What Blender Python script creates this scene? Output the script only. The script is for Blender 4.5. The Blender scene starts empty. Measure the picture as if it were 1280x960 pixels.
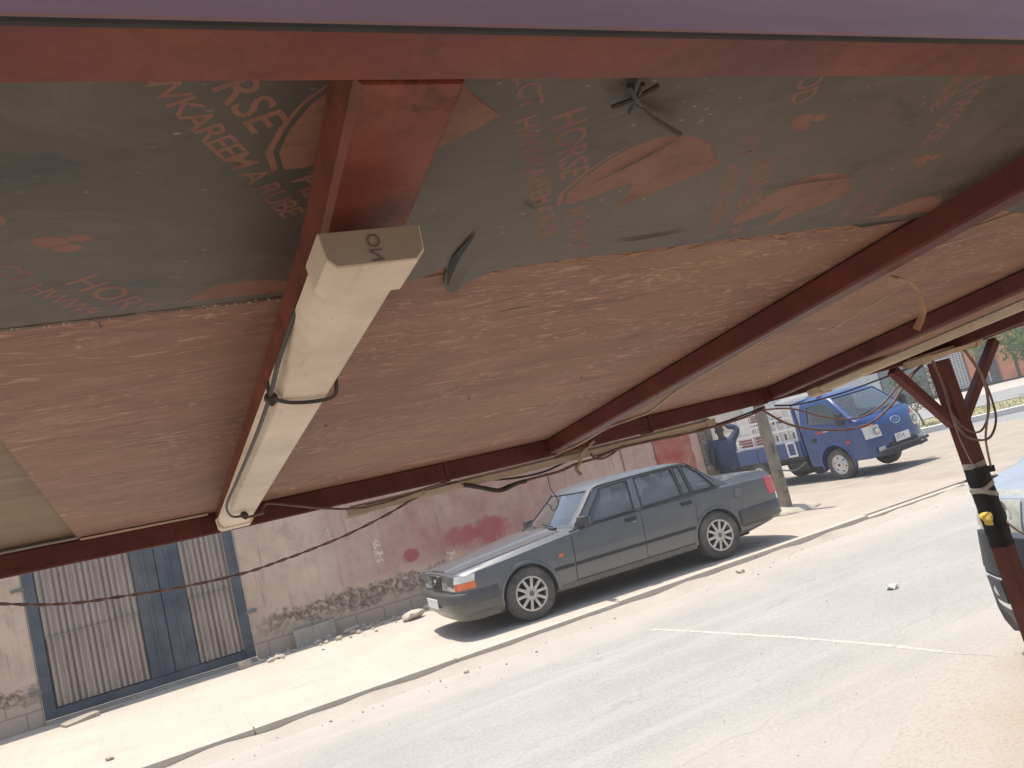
import bpy, bmesh, math, random
from mathutils import Vector, Matrix, noise
random.seed(7)
S = bpy.context.scene
COL = S.collection
rad = math.radians

# ------------------------------------------------------------------ materials
MATS = {}
def nodes(name):
    m = bpy.data.materials.new(name); m.use_nodes = True
    nt = m.node_tree; nt.nodes.clear()
    out = nt.nodes.new('ShaderNodeOutputMaterial')
    b = nt.nodes.new('ShaderNodeBsdfPrincipled')
    nt.links.new(b.outputs[0], out.inputs[0])
    MATS[name] = m
    return m, nt, b, out
def coord(nt, space='Object', scale=(1, 1, 1), rot=(0, 0, 0), loc=(0, 0, 0)):
    if space == 'World':
        g = nt.nodes.new('ShaderNodeNewGeometry').outputs['Position']
    else:
        g = nt.nodes.new('ShaderNodeTexCoord').outputs[space]
    mp = nt.nodes.new('ShaderNodeMapping')
    mp.inputs['Scale'].default_value = scale; mp.inputs['Rotation'].default_value = rot
    mp.inputs['Location'].default_value = loc
    nt.links.new(g, mp.inputs['Vector'])
    return mp.outputs[0]
def noisetex(nt, vec, scale, detail=4, rough=.55, dist=0):
    n = nt.nodes.new('ShaderNodeTexNoise')
    n.inputs['Scale'].default_value = scale; n.inputs['Detail'].default_value = detail
    n.inputs['Roughness'].default_value = rough; n.inputs['Distortion'].default_value = dist
    nt.links.new(vec, n.inputs['Vector'])
    return n.outputs[0]
def ramp(nt, fac, stops):
    r = nt.nodes.new('ShaderNodeValToRGB')
    els = r.color_ramp.elements
    while len(els) < len(stops): els.new(.5)
    for e, (p, c) in zip(els, stops):
        e.position = p
        e.color = (c, c, c, 1) if isinstance(c, (int, float)) else (*c, 1)
    nt.links.new(fac, r.inputs[0])
    return r.outputs[0]
def mixc(nt, fac, a, b, mode='MIX'):
    m = nt.nodes.new('ShaderNodeMix'); m.data_type = 'RGBA'; m.blend_type = mode
    for sock, v in ((m.inputs[0], fac), (m.inputs[6], a), (m.inputs[7], b)):
        if hasattr(v, 'links'): nt.links.new(v, sock)
        elif isinstance(v, (int, float)): sock.default_value = v
        else: sock.default_value = (*v, 1)
    return m.outputs[2]
def math_(nt, op, a, b=0.0, c=None):
    m = nt.nodes.new('ShaderNodeMath'); m.operation = op
    for i, v in enumerate((a, b) if c is None else (a, b, c)):
        if hasattr(v, 'links'): nt.links.new(v, m.inputs[i])
        else: m.inputs[i].default_value = v
    return m.outputs[0]
def bump(nt, b, h, strength=.3, dist=.01):
    n = nt.nodes.new('ShaderNodeBump'); n.inputs['Strength'].default_value = strength
    n.inputs['Distance'].default_value = dist
    nt.links.new(h, n.inputs['Height']); nt.links.new(n.outputs[0], b.inputs['Normal'])
def setp(b, rough=.6, metal=0., spec=None, coat=None, trans=None):
    b.inputs['Roughness'].default_value = rough; b.inputs['Metallic'].default_value = metal
    if spec is not None: b.inputs['Specular IOR Level'].default_value = spec
    if coat is not None: b.inputs['Coat Weight'].default_value = coat; b.inputs['Coat Roughness'].default_value = .08

def simple(name, c, rough=.6, metal=0., var=.18, scale=6, space='Object', bmp=0, spec=None, coat=None, stretch=(1,1,1), dust=None):
    m, nt, b, o = nodes(name)
    v = coord(nt, space, stretch)
    n = noisetex(nt, v, scale, 6, .6)
    lo = tuple(x*(1-var) for x in c); hi = tuple(min(1, x*(1+var)) for x in c)
    col = ramp(nt, n, [(.3, lo), (.7, hi)])
    if dust:
        n2 = noisetex(nt, v, scale*.37, 5, .65)
        col = mixc(nt, ramp(nt, n2, [(.42, 0.), (.75, dust[1])]), col, dust[0])
    nt.links.new(col, b.inputs['Base Color'])
    setp(b, rough, metal, spec, coat)
    if bmp: bump(nt, b, noisetex(nt, v, scale*4, 5), bmp, .004)
    return m

# red oxide steel (fresh red / old maroon)
def steel(name, c, rust, amount, rough=.5):
    m, nt, b, o = nodes(name)
    v = coord(nt, 'World')
    n = noisetex(nt, v, 9, 6, .6)
    col = ramp(nt, n, [(.3, tuple(x*.72 for x in c)), (.7, tuple(x*1.25 for x in c))])
    n2 = noisetex(nt, v, 8.5, 8, .72, .6)
    col = mixc(nt, ramp(nt, n2, [(.47, 0.), (.62, amount)]), col, rust)
    n3 = noisetex(nt, coord(nt, 'World', (3, 40, 40)), 8, 4, .6)
    col = mixc(nt, ramp(nt, n3, [(.6, 0.), (.75, .25)]), col, tuple(min(1, x*1.9) for x in c))
    n6 = noisetex(nt, coord(nt, 'World', (1, 1, 1), loc=(5, 1, 2)), 15, 7, .75, .4)
    col = mixc(nt, ramp(nt, n6, [(.54, 0.), (.64, .6)]), col, tuple(x*.5 for x in rust))
    n4 = noisetex(nt, v, 160, 3, .6)
    col = mixc(nt, ramp(nt, n4, [(.60, 0.), (.72, .35)]), col, tuple(x*.45 for x in c))
    nt.links.new(col, b.inputs['Base Color']); setp(b, rough, 0, .14)
    bump(nt, b, noisetex(nt, v, 60, 5), .25, .002)
    return m
steel('red_steel', (.148, .037, .032), (.21, .068, .032), .6, .42)
steel('rafter_steel', (.20, .060, .043), (.105, .042, .020), .85, .48)
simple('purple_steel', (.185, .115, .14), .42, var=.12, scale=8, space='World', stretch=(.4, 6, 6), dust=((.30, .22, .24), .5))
steel('brick_steel', (.118, .033, .029), (.15, .05, .026), .4, .45)
steel('maroon_steel', (.105, .032, .032), (.13, .048, .03), .35, .45)

# plywood
def ply(name, a, bcol, c, streak):
    b_h = (bcol[0]*1.0, bcol[1]*1.06, bcol[2]*.84)
    m, nt, b, o = nodes(name)
    v = coord(nt, 'World', (3.6, 14, 1), (0, 0, rad(4)))
    n = noisetex(nt, v, 1.0, 9, .64, 2.2)
    col = ramp(nt, n, [(.28, a), (.5, bcol), (.74, c)])
    big = noisetex(nt, coord(nt, 'World'), 2.3, 4, .6)
    col = mixc(nt, ramp(nt, big, [(.36, 0.), (.66, .6)]), col, a)
    hue = noisetex(nt, coord(nt, 'World', (1, 2.2, 1), loc=(7, 1, 0)), 2.8, 6, .65, .6)
    col = mixc(nt, ramp(nt, hue, [(.44, 0.), (.62, .7)]), col, (b_h))
    v2 = coord(nt, 'World', (6.5, 24, 1), (0, 0, rad(-9)), (3, 1, 0))
    w = noisetex(nt, v2, 1.35, 7, .64, 4.6)
    msk = noisetex(nt, coord(nt, 'World', (4, 8, 1)), 1.3, 3, .5)
    st = math_(nt, 'MULTIPLY', ramp(nt, w, [(.54, 0.), (.64, 1.)]), ramp(nt, msk, [(.36, 0.), (.60, streak)]))
    col = mixc(nt, st, col, tuple(min(1, x*1.34) for x in c))
    dk = noisetex(nt, coord(nt, 'World', (5, 60, 1), (0, 0, rad(10))), 1.4, 5, .6, .8)
    col = mixc(nt, ramp(nt, dk, [(.68, 0.), (.76, .5)]), col, tuple(x*.45 for x in a))
    vv = nt.nodes.new('ShaderNodeTexVoronoi'); vv.inputs['Scale'].default_value = 70
    nt.links.new(coord(nt, 'World'), vv.inputs['Vector'])
    sel = noisetex(nt, coord(nt, 'World'), 5, 2, .5)
    sp = math_(nt, 'MULTIPLY', ramp(nt, vv.outputs['Distance'], [(.03, 1.), (.10, 0.)]), ramp(nt, sel, [(.58, 0.), (.68, .6)]))
    col = mixc(nt, sp, col, tuple(x*.5 for x in a))
    nt.links.new(col, b.inputs['Base Color']); setp(b, .72)
    bump(nt, b, w, .25, .003)
    return m
ply('plywood_brown', (.185, .093, .073), (.282, .151, .113), (.385, .235, .172), 1.0)
ply('plywood_tan', (.165, .115, .082), (.235, .165, .115), (.30, .22, .155), .5)
# black film with stains
m, nt, b, o = nodes('film')
v = coord(nt, 'World')
n = noisetex(nt, v, 3.0, 6, .6, .4)
col = ramp(nt, n, [(.25, (.054, .047, .040)), (.5, (.080, .070, .058)), (.75, (.118, .098, .075))])
n2 = noisetex(nt, coord(nt, 'World', (5, 12, 1), (0, 0, rad(28))), 1.2, 6, .6, 1.)
col = mixc(nt, ramp(nt, n2, [(.58, 0.), (.72, .55)]), col, (.035, .033, .030))
n3 = noisetex(nt, v, 45, 5, .7)
col = mixc(nt, ramp(nt, n3, [(.66, 0.), (.74, .5)]), col, (.20, .185, .155))
n5 = noisetex(nt, coord(nt, 'World', (3, 3, 1), loc=(4, 2, 0)), 2.2, 5, .6)
col = mixc(nt, ramp(nt, n5, [(.55, 0.), (.72, .45)]), col, (.135, .092, .06))
vv = nt.nodes.new('ShaderNodeTexVoronoi'); vv.inputs['Scale'].default_value = 55
nt.links.new(coord(nt, 'World', (1, 1.6, 1)), vv.inputs['Vector'])
sel = noisetex(nt, coord(nt, 'World', loc=(2, 3, 0)), 6, 3, .6)
col = mixc(nt, math_(nt, 'MULTIPLY', ramp(nt, vv.outputs['Distance'], [(.05, 1.), (.16, 0.)]), ramp(nt, sel, [(.52, 0.), (.62, .8)])), col, (.30, .275, .23))
n8 = noisetex(nt, coord(nt, 'World', (3, 5, 1), (0, 0, rad(-25)), (1, 5, 0)), 2.4, 7, .7, .8)
col = mixc(nt, ramp(nt, n8, [(.55, 0.), (.68, .4)]), col, (.15, .13, .105))
col = mixc(nt, ramp(nt, n8, [(.34, .55), (.46, 0.)]), col, (.03, .027, .024))
nt.links.new(col, b.inputs['Base Color']); setp(b, .55)
bump(nt, b, n8, .22, .006)
simple('film_torn', (.018, .017, .016), .7, var=.4, scale=30)
# printing, worn
m, nt, b, o = nodes('print')
b.inputs['Base Color'].default_value = (.235, .112, .084, 1); setp(b, .65)
tr = nt.nodes.new('ShaderNodeBsdfTransparent'); mx = nt.nodes.new('ShaderNodeMixShader')
n = noisetex(nt, coord(nt, 'World'), 55, 6, .7)
n2 = noisetex(nt, coord(nt, 'World'), 7, 3, .5)
f = math_(nt, 'MULTIPLY', ramp(nt, n, [(.3, .78), (.5, 1.)]), ramp(nt, n2, [(.3, .7), (.5, 1.)]))
nt.links.new(f, mx.inputs[0]); nt.links.new(tr.outputs[0], mx.inputs[1]); nt.links.new(b.outputs[0], mx.inputs[2])
nt.links.new(mx.outputs[0], o.inputs[0])

simple('fixture_plastic', (.76, .67, .555), .5, var=.12, scale=9, space='World', dust=((.38, .29, .21), .75))
m = MATS['fixture_plastic']; nt = m.node_tree; b = next(n_ for n_ in nt.nodes if n_.type == 'BSDF_PRINCIPLED')
src = b.inputs['Base Color'].links[0].from_socket
g1 = noisetex(nt, coord(nt, 'World', (60, 6, 30)), 1.0, 6, .7); g2 = noisetex(nt, coord(nt, 'World', loc=(3, 1, 2)), 60, 5, .75)
c1 = mixc(nt, ramp(nt, g1, [(.56, 0.), (.72, .45)]), src, (.34, .25, .18)); c1 = mixc(nt, ramp(nt, g2, [(.63, 0.), (.70, .55)]), c1, (.26, .19, .14))
nt.links.new(c1, b.inputs['Base Color'])
simple('fixture_dusty', (.44, .37, .31), .5, var=.12, scale=10, space='World', dust=((.30, .23, .18), .6))
simple('fixture_cap_shade', (.27, .235, .20), .5, var=.12, scale=14, space='World', dust=((.3, .23, .17), .6))  # cap face colour is darkened to carry the shade on that end
simple('fixture_tan', (.45, .365, .265), .5, var=.15, scale=12, space='World', dust=((.32, .22, .14), .5))
simple('ink', (.10, .085, .08), .6)
simple('pale_wood', (.60, .48, .38), .7, space='World', scale=20)
simple('veneer', (.36, .20, .115), .75, space='World', scale=30, var=.3)
simple('cable_brown', (.17, .105, .085), .6, var=.4, scale=40, space='World')
simple('cable_dark', (.05, .04, .038), .6, var=.4, scale=40, space='World')
simple('cable_pale', (.30, .225, .165), .6, var=.25, scale=40, space='World')
simple('black_tape', (.016, .016, .016), .65, var=.4, scale=30, space='World', dust=((.10, .09, .08), .3), spec=.2)
simple('grey_tape', (.35, .32, .29), .5, var=.3, scale=30, space='World')
simple('yellow_cloth', (.62, .45, .09), .85, var=.3, scale=40, space='World', bmp=.5)

# asphalt with dust
m, nt, b, o = nodes('asphalt')
v = coord(nt, 'World')
n = noisetex(nt, v, 1.1, 6, .6)
col = ramp(nt, n, [(.3, (.388, .368, .335)), (.7, (.465, .44, .40))])
fine = noisetex(nt, v, 120, 3, .8)
col = mixc(nt, ramp(nt, fine, [(.40, .55), (.56, 0.)]), col, (.22, .21, .20))
mid_ = noisetex(nt, v, 28, 5, .75)
col = mixc(nt, ramp(nt, mid_, [(.36, .45), (.50, 0.)]), col, (.28, .27, .255))
col = mixc(nt, ramp(nt, mid_, [(.56, 0.), (.68, .35)]), col, (.58, .55, .50))
fine2 = noisetex(nt, v, 70, 3, .7)
col = mixc(nt, ramp(nt, fine2, [(.58, 0.), (.70, .5)]), col, (.60, .58, .54))
n5 = noisetex(nt, coord(nt, 'World', (.8, 5, 1)), 1.0, 6, .65, .6)
col = mixc(nt, ramp(nt, n5, [(.60, 0.), (.76, .38)]), col, (.28, .27, .265))
spt = noisetex(nt, coord(nt, 'World', (6, 13, 1), (0, 0, rad(12))), 1.0, 5, .7)
col = mixc(nt, ramp(nt, spt, [(.70, 0.), (.76, .5)]), col, (.22, .205, .19))
ve = nt.nodes.new('ShaderNodeTexVoronoi'); ve.feature = 'DISTANCE_TO_EDGE'; ve.inputs['Scale'].default_value = .55
cv = coord(nt, 'World', (1, 1.5, 1)); wv = nt.nodes.new('ShaderNodeVectorMath'); wv.operation = 'ADD'
nv = nt.nodes.new('ShaderNodeTexNoise'); nv.inputs['Scale'].default_value = 2.2; nv.inputs['Detail'].default_value = 6; nt.links.new(cv, nv.inputs['Vector'])
sc_ = nt.nodes.new('ShaderNodeVectorMath'); sc_.operation = 'SCALE'; sc_.inputs['Scale'].default_value = .55
nt.links.new(nv.outputs['Color'], sc_.inputs[0]); nt.links.new(cv, wv.inputs[0]); nt.links.new(sc_.outputs[0], wv.inputs[1]); nt.links.new(wv.outputs[0], ve.inputs['Vector'])
ck = math_(nt, 'MULTIPLY', ramp(nt, ve.outputs['Distance'], [(.0, 1.), (.012, 0.)]), ramp(nt, n, [(.48, 0.), (.6, .45)]))
col = mixc(nt, ck, col, (.20, .185, .17))
tk = noisetex(nt, coord(nt, 'World', (.12, 3.2, 1)), 1.0, 4, .6)
col = mixc(nt, ramp(nt, tk, [(.52, 0.), (.7, .35)]), col, (.52, .49, .45))
# sandy edges: toward the kerb and toward the near shoulder
sx = nt.nodes.new('ShaderNodeSeparateXYZ'); nt.links.new(v, sx.inputs[0])
wob = noisetex(nt, v, 1.6, 5, .6)
yy = math_(nt, 'ADD', sx.outputs[1], math_(nt, 'MULTIPLY', wob, 1.6))
e1 = ramp(nt, math_(nt, 'MULTIPLY', math_(nt, 'SUBTRACT', yy, 7.9), .8), [(0., 0.), (1., .85)])
col = mixc(nt, e1, col, (.51, .45, .38))
e2 = ramp(nt, math_(nt, 'MULTIPLY', math_(nt, 'SUBTRACT', 5.6, yy), .55), [(0., 0.), (1., .7)])
col = mixc(nt, e2, col, (.50, .44, .365))
nt.links.new(col, b.inputs['Base Color']); setp(b, .85)
bump(nt, b, fine, .5, .006)

def sand(name, c1, c2, sc=1.5, pav=False):
    m, nt, b, o = nodes(name)
    v = coord(nt, 'World')
    n = noisetex(nt, v, sc, 7, .62)
    col = ramp(nt, n, [(.3, c1), (.7, c2)])
    f = noisetex(nt, v, 60, 4, .7)
    col = mixc(nt, ramp(nt, f, [(.35, .35), (.55, 0.)]), col, tuple(x*.72 for x in c1))
    h = f
    if pav:
        br = nt.nodes.new('ShaderNodeTexBrick')
        br.inputs['Scale'].default_value = 1.; br.inputs['Brick Width'].default_value = .40
        br.inputs['Row Height'].default_value = .20; br.inputs['Mortar Size'].default_value = .008
        br.inputs['Mortar Smooth'].default_value = .6
        sx = nt.nodes.new('ShaderNodeSeparateXYZ'); nt.links.new(v, sx.inputs[0])
        col = mixc(nt, math_(nt, 'MULTIPLY', ramp(nt, math_(nt, 'MULTIPLY_ADD', sx.outputs[0], .2, -1.2), [(0., 0.), (.8, 1.)]), ramp(nt, n, [(.3, 1.), (.75, .45)])), col, (.42, .345, .275))
        nt.links.new(coord(nt, 'World', rot=(0, 0, rad(90))), br.inputs['Vector'])
        cover = noisetex(nt, v, .9, 5, .6)
        k = math_(nt, 'MULTIPLY', br.outputs['Fac'], ramp(nt, cover, [(.42, .0), (.68, .5)]))
        col = mixc(nt, k, col, tuple(x*.62 for x in c1))
        tr_ = noisetex(nt, coord(nt, 'World', (.5, 4, 1)), 1.1, 5, .6)
        col = mixc(nt, ramp(nt, tr_, [(.58, 0.), (.72, .35)]), col, tuple(x*.7 for x in c1))
    nt.links.new(col, b.inputs['Base Color']); setp(b, .9)
    bump(nt, b, h, .5, .01)
sand('paving', (.525, .455, .375), (.61, .54, .45), 1.2, True)
sand('kerb_stone', (.53, .455, .365), (.63, .555, .45), 3)
sand('dirt', (.46, .36, .25), (.60, .49, .36), .6)
m, nt, b, o = nodes('orange_dirt')
v = coord(nt, 'World'); sx = nt.nodes.new('ShaderNodeSeparateXYZ'); nt.links.new(v, sx.inputs[0])
n = noisetex(nt, v, 2.2, 7, .65); f_ = noisetex(nt, v, 45, 5, .75)
dist_ = math_(nt, 'ADD', math_(nt, 'SUBTRACT', sx.outputs[1], math_(nt, 'MULTIPLY', sx.outputs[0], .35)), math_(nt, 'MULTIPLY', n, 1.3))
col = mixc(nt, ramp(nt, math_(nt, 'MULTIPLY_ADD', dist_, .45, -.42), [(.15, 0.), (.85, 1.)]), (.37, .265, .175), (.445, .405, .355))
col = mixc(nt, ramp(nt, f_, [(.36, .5), (.52, 0.)]), col, (.30, .22, .15))
nt.links.new(col, b.inputs['Base Color']); setp(b, .92); bump(nt, b, f_, .35, .005)
sand('lane_dirt', (.36, .305, .245), (.48, .415, .34), 1.6)
sand('drift', (.46, .40, .335), (.54, .475, .40), 1.8)
sand('far_road', (.30, .295, .29), (.36, .355, .35), 1.0)
sand('footpath', (.50, .45, .38), (.58, .53, .46), 1.)
sand('dry_grass', (.24, .235, .10), (.46, .40, .24), 1.4)
sand('rubble', (.48, .41, .33), (.64, .56, .46), 9)
sand('concrete', (.36, .31, .25), (.50, .44, .37), 7)
sand('pole_concrete', (.20, .17, .135), (.34, .295, .24), 5)
sand('mound', (.46, .39, .31), (.56, .50, .42), 6)
sand('white_paint', (.66, .63, .58), (.8, .78, .73), 3)
simple('road_seam', (.55, .50, .43), .9, var=.2, scale=20, space='World')

# plastered wall: pink tan plaster, red wash, peeled base, painted red panel
m, nt, b, o = nodes('wall_plaster')
v = coord(nt, 'World')
s = nt.nodes.new('ShaderNodeSeparateXYZ'); nt.links.new(v, s.inputs[0])
X, Z = s.outputs[0], s.outputs[2]
n = noisetex(nt, v, 1.3, 7, .62)
col = ramp(nt, n, [(.3, (.54, .405, .315)), (.7, (.67, .53, .42))])
vs = noisetex(nt, coord(nt, 'World', (7, 1, .6)), 1.2, 5, .65, .3)
col = mixc(nt, ramp(nt, vs, [(.55, 0.), (.75, .45)]), col, (.33, .245, .21))
# red wash between x=2.4 and 9.9, z above .75
rx = ramp(nt, math_(nt, 'MULTIPLY', math_(nt, 'SUBTRACT', X, 1.8), .1), [(.03, 0.), (.22, 1.), (.42, .9), (.60, .35), (.8, .45)])
rz = ramp(nt, math_(nt, 'ADD', Z, math_(nt, 'MULTIPLY', n, .5)), [(.84, 0.), (1.05, 1.)])
rn = ramp(nt, noisetex(nt, v, 1.5, 6, .65, .3), [(.32, .2), (.62, .85)])
wash = math_(nt, 'MULTIPLY', math_(nt, 'MULTIPLY', rx, rz), rn)
col = mixc(nt, wash, col, (.40, .165, .155))
vs2 = noisetex(nt, coord(nt, 'World', (11, 1, .5), loc=(3, 0, 0)), 1.1, 6, .7, .3)
col = mixc(nt, math_(nt, 'MULTIPLY', ramp(nt, vs2, [(.56, 0.), (.7, .6)]), rz), col, (.27, .165, .155))
wn = noisetex(nt, v, 9, 7, .75)
col = mixc(nt, ramp(nt, wn, [(.68, 0.), (.74, .7)]), col, (.66, .58, .53))
rough_w = noisetex(nt, v, 16, 6, .7)
# strong red patches  (x, z, rx, rz)
wob = noisetex(nt, v, 3.5, 5, .65)
def blob(cx, cz, ax, az, edge=.35):
    dx = math_(nt, 'DIVIDE', math_(nt, 'SUBTRACT', X, cx), ax)
    dz = math_(nt, 'DIVIDE', math_(nt, 'SUBTRACT', Z, cz), az)
    d = math_(nt, 'ADD', math_(nt, 'POWER', math_(nt, 'ABSOLUTE', dx), 2.), math_(nt, 'POWER', math_(nt, 'ABSOLUTE', dz), 2.))
    d = math_(nt, 'ADD', d, math_(nt, 'MULTIPLY', math_(nt, 'SUBTRACT', wob, .5), 2.4))
    return ramp(nt, d, [(.45, .92), (.6+edge*2., 0.)])
for (cx, cz, ax, az, e) in ((4.72, .95, .40, .20, .2), (5.25, .93, .36, .26, .2), (3.79, .86, .17, .13, .15)):
    col = mixc(nt, blob(cx, cz, ax, az, e), col, (.40, .085, .09))
for (cx, cz, ax, az) in ((3.25, 1.06, .09, .25), (4.45, .70, .10, .12), (2.55, 1.5, .04, .12)):
    col = mixc(nt, math_(nt, 'MULTIPLY', blob(cx, cz, ax, az, .5), ramp(nt, rough_w, [(.50, 0.), (.56, .9)])), col, (.78, .72, .68))
# painted red rectangle near the right end
bx = math_(nt, 'MULTIPLY', math_(nt, 'GREATER_THAN', math_(nt, 'ADD', X, math_(nt, 'MULTIPLY', wob, .25)), 9.0), math_(nt, 'LESS_THAN', math_(nt, 'ADD', X, math_(nt, 'MULTIPLY', wob, .2)), 9.88))
bn = ramp(nt, noisetex(nt, v, 4, 5, .6), [(.35, .98), (.7, .45)])
col = mixc(nt, math_(nt, 'MULTIPLY', bx, bn), col, (.40, .055, .05))
for gx in (8.9, 8.15):
    ln = math_(nt, 'LESS_THAN', math_(nt, 'ABSOLUTE', math_(nt, 'SUBTRACT', X, gx)), .02)
    col = mixc(nt, math_(nt, 'MULTIPLY', ln, .8), col, (.17, .07, .06))
# peeled dark band z .3-.65 (rough), tan bottom
bz = math_(nt, 'ADD', Z, math_(nt, 'MULTIPLY', noisetex(nt, v, 2.6, 6, .7), -.55))
band = ramp(nt, bz, [(.02, 0.), (.07, 1.), (.26, 1.), (.33, 0.)])
xr = ramp(nt, math_(nt, 'MULTIPLY', math_(nt, 'ADD', X, 3.), .1), [(.10, 1.), (.18, 0.), (.41, 0.), (.47, 1.)])
rough_n = noisetex(nt, v, 11, 8, .75, .5)
pk = math_(nt, 'MULTIPLY', math_(nt, 'MULTIPLY', band, ramp(nt, rough_n, [(.40, .95), (.54, .05)])), xr)
col = mixc(nt, pk, col, (.165, .115, .10))
mott = noisetex(nt, v, 4.5, 7, .7, .4)
col = mixc(nt, ramp(nt, mott, [(.50, 0.), (.66, .4)]), col, (.30, .225, .19))
low = ramp(nt, bz, [(.0, 1.), (.12, 0.)])
col = mixc(nt, math_(nt, 'MULTIPLY', low, .75), col, (.50, .40, .31))
course = nt.nodes.new('ShaderNodeTexBrick')
course.inputs['Scale'].default_value = 1.; course.inputs['Brick Width'].default_value = .45
course.inputs['Row Height'].default_value = .22; course.inputs['Mortar Size'].default_value = .012
nt.links.new(coord(nt, 'World', rot=(rad(90), 0, 0)), course.inputs['Vector'])
col = mixc(nt, math_(nt, 'MULTIPLY', math_(nt, 'MULTIPLY', course.outputs['Fac'], low), .6), col, (.25, .19, .15))
nt.links.new(col, b.inputs['Base Color']); setp(b, .9)
hh = math_(nt, 'ADD', math_(nt, 'MULTIPLY', pk, -1.2), math_(nt, 'MULTIPLY', rough_n, .35))
bump(nt, b, hh, .7, .03)

# rough stone column
m, nt, b, o = nodes('rough_column')
v = coord(nt, 'World'); n = noisetex(nt, v, 10, 8, .8, 1.)
nt.links.new(ramp(nt, n, [(.38, (.10, .085, .075)), (.52, (.28, .24, .21)), (.68, (.48, .41, .36))]), b.inputs['Base Color']); setp(b, .95)
bump(nt, b, n, 1., .05)

simple('gate_blue', (.042, .062, .095), .55, var=.25, scale=5, space='World', dust=((.20, .19, .18), .5))
m, nt, b, o = nodes('corrugated')
v = coord(nt, 'World', (1, 1, .5))
n = noisetex(nt, v, 3, 7, .65)
col = ramp(nt, n, [(.3, (.30, .25, .225)), (.7, (.41, .35, .32))])
st = noisetex(nt, coord(nt, 'World', (5, 1, 1.2)), 1., 6, .7)
col = mixc(nt, ramp(nt, st, [(.52, 0.), (.72, .5)]), col, (.25, .195, .175))
nt.links.new(col, b.inputs['Base Color']); setp(b, .42, .55)
simple('steel_grey', (.20, .19, .18), .5, .6, space='World')

# vehicles
def paint(name, c, dustc, damt, metal=.0, rough=.32, zlow=.55):
    m, nt, b, o = nodes(name)
    v = coord(nt, 'Object')
    n = noisetex(nt, v, 2.5, 5, .6)
    col = ramp(nt, n, [(.3, tuple(x*.9 for x in c)), (.7, tuple(x*1.1 for x in c))])
    s = nt.nodes.new('ShaderNodeSeparateXYZ'); nt.links.new(v, s.inputs[0])
    d = ramp(nt, math_(nt, 'ADD', s.outputs[2], math_(nt, 'MULTIPLY', noisetex(nt, v, 5, 7, .7), .35)), [(.32, 1.), (zlow+.22, .12)])
    d = math_(nt, 'MULTIPLY', d, ramp(nt, noisetex(nt, v, 14, 5, .7), [(.3, .6), (.7, 1.)]))
    col = mixc(nt, math_(nt, 'MULTIPLY', d, damt), col, dustc)
    nt.links.new(col, b.inputs['Base Color'])
    setp(b, rough, metal, coat=.55)
    r = ramp(nt, d, [(0., rough), (1., .7)]); nt.links.new(r, b.inputs['Roughness'])
    return m
paint('sedan_paint', (.118, .128, .138), (.30, .26, .22), .75, .25, .36)
paint('sedan_bumper', (.042, .045, .047), (.25, .215, .18), .6, 0., .5)
paint('truck_blue', (.009, .050, .215), (.09, .12, .18), .3, .0, .3, .25)
paint('suv_paint', (.49, .52, .56), (.5, .45, .4), .3, .35, .25)
simple('suv_black', (.030, .035, .04), .45, var=.2, spec=.3)
simple('trim_black', (.022, .023, .025), .45, var=.25)
simple('rubber', (.065, .062, .06), .8, var=.3, scale=9, dust=((.26, .23, .20), .65))
simple('alloy', (.58, .56, .54), .35, .65, var=.12, scale=14, dust=((.45, .38, .31), .5))
simple('steel_rim', (.72, .71, .69), .35, .4, var=.12, scale=14, dust=((.42, .36, .30), .5))
simple('chrome', (.78, .78, .78), .14, 1., var=.03)
simple('seat', (.12, .12, .125), .85)
simple('seat_pale', (.45, .45, .43), .85)
simple('headlamp', (.70, .72, .66), .12, 0, var=.12, scale=16, coat=1.)
simple('reflector', (.62, .64, .60), .15, .6, var=.3, scale=24, coat=1.)
simple('lamp_frosted', (.40, .40, .34), .28, 0, var=.25, scale=14)
simple('amber', (.85, .17, .05), .2, var=.12, scale=20, coat=1.)
simple('tail_red', (.62, .035, .06), .2, var=.15, scale=20, coat=1.)
simple('plate', (.82, .82, .80), .5, var=.05)
simple('red_badge', (.65, .04, .04), .4)
simple('white_metal', (.82, .80, .77), .5, var=.08, scale=12, dust=((.55, .48, .42), .35))
simple('maroon_slat', (.30, .075, .09), .5)
simple('navy_paint', (.035, .055, .18), .5)
simple('undercarriage', (.035, .032, .03), .8, var=.4)
def glass(name, tint, refl=1.0, alpha=.75):
    m, nt, b, o = nodes(name)
    nt.nodes.remove(b)
    tr = nt.nodes.new('ShaderNodeBsdfTransparent'); tr.inputs[0].default_value = (*tint, 1)
    gl = nt.nodes.new('ShaderNodeBsdfGlossy'); gl.inputs['Roughness'].default_value = .03
    gl.inputs['Color'].default_value = (.9, .95, .97, 1)
    fr = nt.nodes.new('ShaderNodeLayerWeight'); fr.inputs[0].default_value = .5
    k = math_(nt, 'MINIMUM', math_(nt, 'MULTIPLY', math_(nt, 'MULTIPLY_ADD', math_(nt, 'POWER', fr.outputs['Facing'], 4.), .92, .05), refl), 1.)
    mx = nt.nodes.new('ShaderNodeMixShader')
    nt.links.new(k, mx.inputs[0]); nt.links.new(tr.outputs[0], mx.inputs[1]); nt.links.new(gl.outputs[0], mx.inputs[2])
    # dust film on the pane
    df = nt.nodes.new('ShaderNodeBsdfDiffuse'); df.inputs[0].default_value = (.38, .40, .40, 1)
    n = noisetex(nt, coord(nt, 'Object'), 4, 5, .6)
    mx2 = nt.nodes.new('ShaderNodeMixShader')
    nt.links.new(ramp(nt, n, [(.3, alpha*.5), (.7, alpha)]), mx2.inputs[0])
    nt.links.new(mx.outputs[0], mx2.inputs[1]); nt.links.new(df.outputs[0], mx2.inputs[2])
    nt.links.new(mx2.outputs[0], o.inputs[0])
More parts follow.
